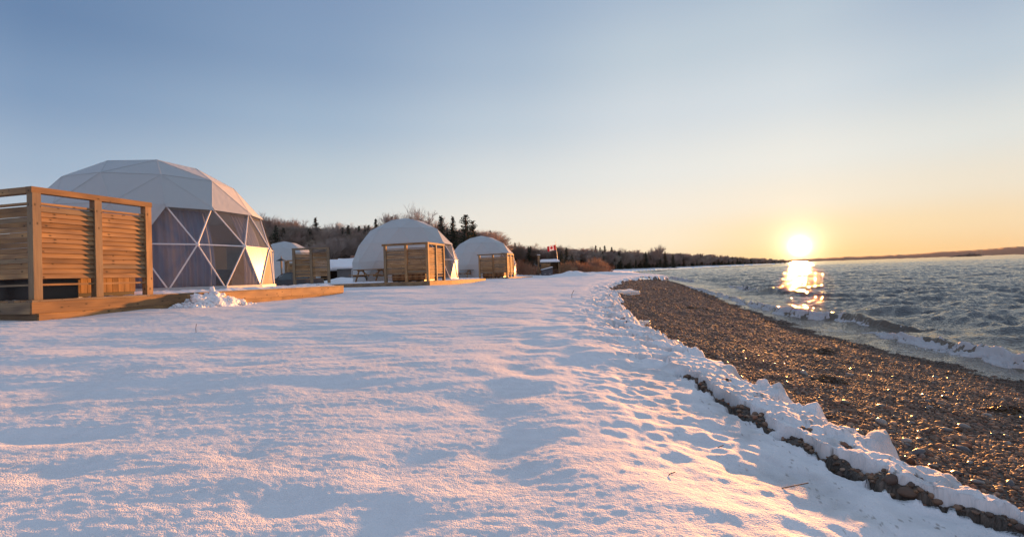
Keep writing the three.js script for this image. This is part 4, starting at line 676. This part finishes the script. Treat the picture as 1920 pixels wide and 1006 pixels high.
[[11.8, -110, 6.6], [10.2, -105, 5.6], [11.8, -100, 4.8]].forEach(([x, z, y], k) => tree('spruce_tree', spruceSet, [bark, needle], x, z, y, k, ['tallest dark spruce right behind the flagpole', 'short dark spruce right of the flagpole', 'lowest dark spruce above the brown shrubs'][k], 'spruce', 'spruces beside the flagpole'));
counted([[6.3, -170, 10.1], [38.0, -230, 12.4], [39.9, -230, 11.6], [41.1, -225, 12.0], [45.1, -230, 11.4], [65.6, -250, 9.3], [78.0, -260, 9.6], [83.6, -265, 8.2], [94, -322, 9.4], [103, -335, 9.8], [126, -362, 9.6], [131, -370, 9.0], [158, -400, 9.4], [167, -409, 8.8], [186, -432, 8.4]], 'dark spruces topping the far wood').forEach(([x, z, y, label], k) => tree('spruce_tree', spruceSet, [bark, needle], x, z, y, k, label, 'spruce', 'spruces along the far wood'));
tree('bare_tree', [bigBare], [bark, twigMat], -16.2, -86, 14.1, 0, 'tallest bare tree, spreading above the middle dome', 'bare tree');
[[-19.1, -90, 13.3], [-15.2, -88, 13.6], [-14.4, -92, 11.8], [-13.9, -94, 11.6]].forEach(([x, z, y], k) => tree('bare_tree', bareSet, [bark, twigMat], x, z, y, k, ['bare tree left of the tallest one over the middle dome', 'slim bare tree just right of the tallest one', 'twiggy bare tree left of the pair of tall spruces', 'pale twiggy tree touching the left tall spruce'][k], 'bare tree', 'bare trees over the middle dome'));
counted([[-47.9, -100, 15.1], [-48.8, -104, 15.4], [-50.0, -110, 15.0], [-49.3, -112, 15.3], [-48.0, -112, 15.5], [-46.3, -112, 15.5], [-36.1, -108, 13.4], [-31.3, -104, 11.9], [-30.6, -84, 8.8], [-27.3, -88, 8.9], [-25.1, -90, 8.4]], 'bare trees between the two front domes').forEach(([x, z, y, label], k) => tree('bare_tree', bareSet, [bark, twigMat], x, z, y, k, label, 'bare tree', 'bare trees between the domes'));
counted([[26.5, -210, 10.8], [34.2, -220, 11.8], [48.8, -235, 11.0], [53.3, -240, 11.4], [60.2, -250, 11.1], [73.4, -255, 13.0], [72.7, -262, 12.0]], 'bare trees topping the far wood').forEach(([x, z, y, label], k) => tree('bare_tree', bareSet, [bark, twigMat], x, z, y, k, label, 'bare tree', 'bare trees in the far wood'));
[[-33.5, -96, 12.5], [-31.4, -80, 7.2], [-31.4, -82, 7.6]].forEach(([x, z, y], k) => tree('birch_tree', birchSet, [birchBark, twigMat], x, z, y, k, ['tall pale birch above the grey house', 'small pale birch behind the back dome', 'second small pale birch behind the back dome'][k], 'birch', 'pale birches'));
[[-13.6, -12.6, 3.1], [-14.2, -13.4, 3.0]].forEach(([x, z, y], k) => tree('bare_bush', bareSet, [bark, twigMat], x, z, y, k + 1, ['bare twigs showing above the left screen', 'bare twigs at the left edge behind the screen'][k], 'bush', 'bare bushes left of the nearest dome'));
{ // the wood itself: too many to tell apart
  const R = rng(2024), M = new THREE.Matrix4(), q = new THREE.Quaternion(), up = new THREE.Vector3(0, 1, 0), c = new THREE.Color();
  const whole = (g) => mergeGeometries([g.trunk.index ? g.trunk.toNonIndexed() : g.trunk, g.crown.toNonIndexed()].map((h) => { const n = new THREE.BufferGeometry(); n.setAttribute('position', h.attributes.position.clone()); n.setAttribute('normal', h.attributes.normal.clone()); return n; }));
  const kinds = [...bareSet.map((g) => [whole(g), twigMat, 0]), ...spruceSet.map((g) => [whole(g), needle, 1])], lists = kinds.map(() => []);
  const add = (x, n, h, con) => { const k = con ? 4 + Math.floor(R() * 4) : Math.floor(R() * 4); q.setFromAxisAngle(up, R() * 6.28); const w = h / 10 * (con ? 0.9 : 1.4) * (0.8 + R() * 0.5); M.compose(new THREE.Vector3(x, snowTop(x, n) - 0.2, -n), q, new THREE.Vector3(w, h / 10, w)); const t = 0.7 + R() * 0.6; lists[k].push([M.clone(), c.clone().setRGB(t * (0.95 + R() * 0.2), t, t * (0.9 + R() * 0.1))]); };
  for (let i = 0; i < 2600; i++) { const n = 92 + 250 * R() ** 1.4, a = lerp(-0.62, 0.3, R()), x = a * n, inl = waterX(n) - x; if (inl < 20 || (a > -0.03 && n < 165)) continue; const edge = ss(-0.3, -0.55, a); add(x, n, (5.5 + 3.5 * R()) * (1 - 0.25 * ss(150, 300, n)), R() < (a > -0.05 ? 0.2 : 0.05)); }
  for (let i = 0; i < 1200; i++) { const n = 205 + 405 * R() ** 1.15, inl = 13 - 8 * ss(470, 560, n) + 30 * R() ** 1.6, x = waterX(n) - inl; add(x, n, (4.6 + 4.4 * R() ** 1.5) * (1 - 0.25 * ss(380, 470, n) - 0.35 * ss(460, 610, n)), R() < 0.3); }
  const names = ['grey brown bare wood on the hillside behind the domes', 'dark conifers scattered through the hillside wood'];
  kinds.forEach(([g, m, s], k) => { const im = new THREE.InstancedMesh(g, m, lists[k].length); lists[k].forEach(([a, b], i) => { im.setMatrixAt(i, a); im.setColorAt(i, b); }); im.name = numbered(s ? 'conifer_wood' : 'bare_wood'); im.userData.kind = 'stuff'; tag(im, names[s], 'wood'); scene.add(im); });
}
{ // brown winter shrubs by the shed, each a spray of thin stems
  const mats = [std(0.3, 0.15, 0.085, 0.9), std(0.34, 0.2, 0.11, 0.9), std(0.27, 0.15, 0.1, 0.9)];
  const shrubGeo = (seed, n) => { const R = rng(seed), gs = []; for (let i = 0; i < n; i++) { const a = R() * 6.28, d = R() ** 0.7, x = Math.cos(a) * d, z = Math.sin(a) * d * 0.7, h = (0.75 + 0.35 * R()) * Math.sqrt(Math.max(0.1, 1 - d * d * 0.75)), lx = x * 0.4 + lat(R, 0.22), lz = z * 0.3 + lat(R, 0.22); gs.push(bar([x, -0.08, z], [x + lx, h, z + lz], 0.013, 3, 0.004)); const f = 0.35 + 0.4 * R(); gs.push(bar([x + lx * f, h * f, z + lz * f], [x + lx * f + lat(R, 0.25), h * (f + 0.3), z + lz * f + lat(R, 0.25)], 0.008, 3, 0.003)); } return mergeGeometries(gs); };
  const set = [shrubGeo(1, 260), shrubGeo(2, 260), shrubGeo(3, 260)];
  const spots = [[0.9, -56, 1.6, 1.5], [1.6, -60, 1.5, 1.3], [2.4, -62, 1.4, 1.1], [-0.2, -60, 1.9, 1.7], [6.6, -63, 1.5, 1.3], [7.8, -66, 1.9, 1.75], [9.2, -68, 1.9, 1.6], [10.4, -66, 1.5, 1.2], [13.5, -82, 2.1, 2.5], [15.2, -86, 1.8, 1.9], [16.6, -96, 1.7, 1.3]];
  spots.forEach(([x, z, r, h], k) => { const t = thing('brown_shrub', ['brown shrub right behind the farthest screen', 'brown shrub nearest the left side of the shed post', 'low brown shrub touching the left side of the shed', 'tall brown shrub at the corner of the farthest dome', 'low brown shrub right beside the shed', 'tawny shrub right of the shed behind the snow mound', 'largest tawny shrub behind the snow mound', 'low shrub at the right foot of the snow mound', 'round reddish bush standing alone right of the tawny shrubs', 'smaller reddish bush behind the round one', 'small reddish bush near the far shoreline'][k], 'shrub', 'brown winter shrubs near the shed'); t.position.set(x, landY(x, z), z); t.rotation.y = k * 1.3; t.scale.set(r, h, r); part(t, 'stems', set[k % 3], mats[k % 3]); });
}
{ // stray twigs and a broken reed on the snow
  const R = rng(33), tm = std(0.08, 0.05, 0.03, 0.9);
  const twig = (x, z, l, up, label) => { const t = new THREE.Mesh(tube([[0, -0.01, 0], [lat(R, 0.2) * l, up * 0.5, l * 0.3], [l * 0.5, up, l * 0.2]], 0.0014 + 0.0003 * Math.abs(z), 8, 4), tm); t.name = numbered('twig'); t.position.set(x, landY(x, z), z); scene.add(t); tag(t, label, 'twig', 'twigs lying on the snow'); };
  twig(1.55, -13.5, 0.12, 0.2, 'upright twig at the far end of the trodden hollow'); twig(-4.1, -6.6, 0.02, 0.11, 'short dry stem in the snow below the deck'); twig(0.55, -1.9, 0.05, 0.01, 'tiny dark twig on the foreground snow'); twig(1.0, -1.95, 0.16, 0.02, 'curved dark twig beside the crack in the ice'); twig(1.28, -3.5, 0.05, 0.12, 'thin reed standing at the head of the ice shelf'); twig(0.9, -2.35, 0.07, 0.01, 'dark twig on the shaded slope behind the ice shelf');
}

scene.traverse((o) => { if (o.isMesh) { o.castShadow = true; o.receiveShadow = true; } });
scene.fog = new THREE.FogExp2(RGB(1, 0.86, 0.72), 0.00002);
renderer.render(scene, camera);
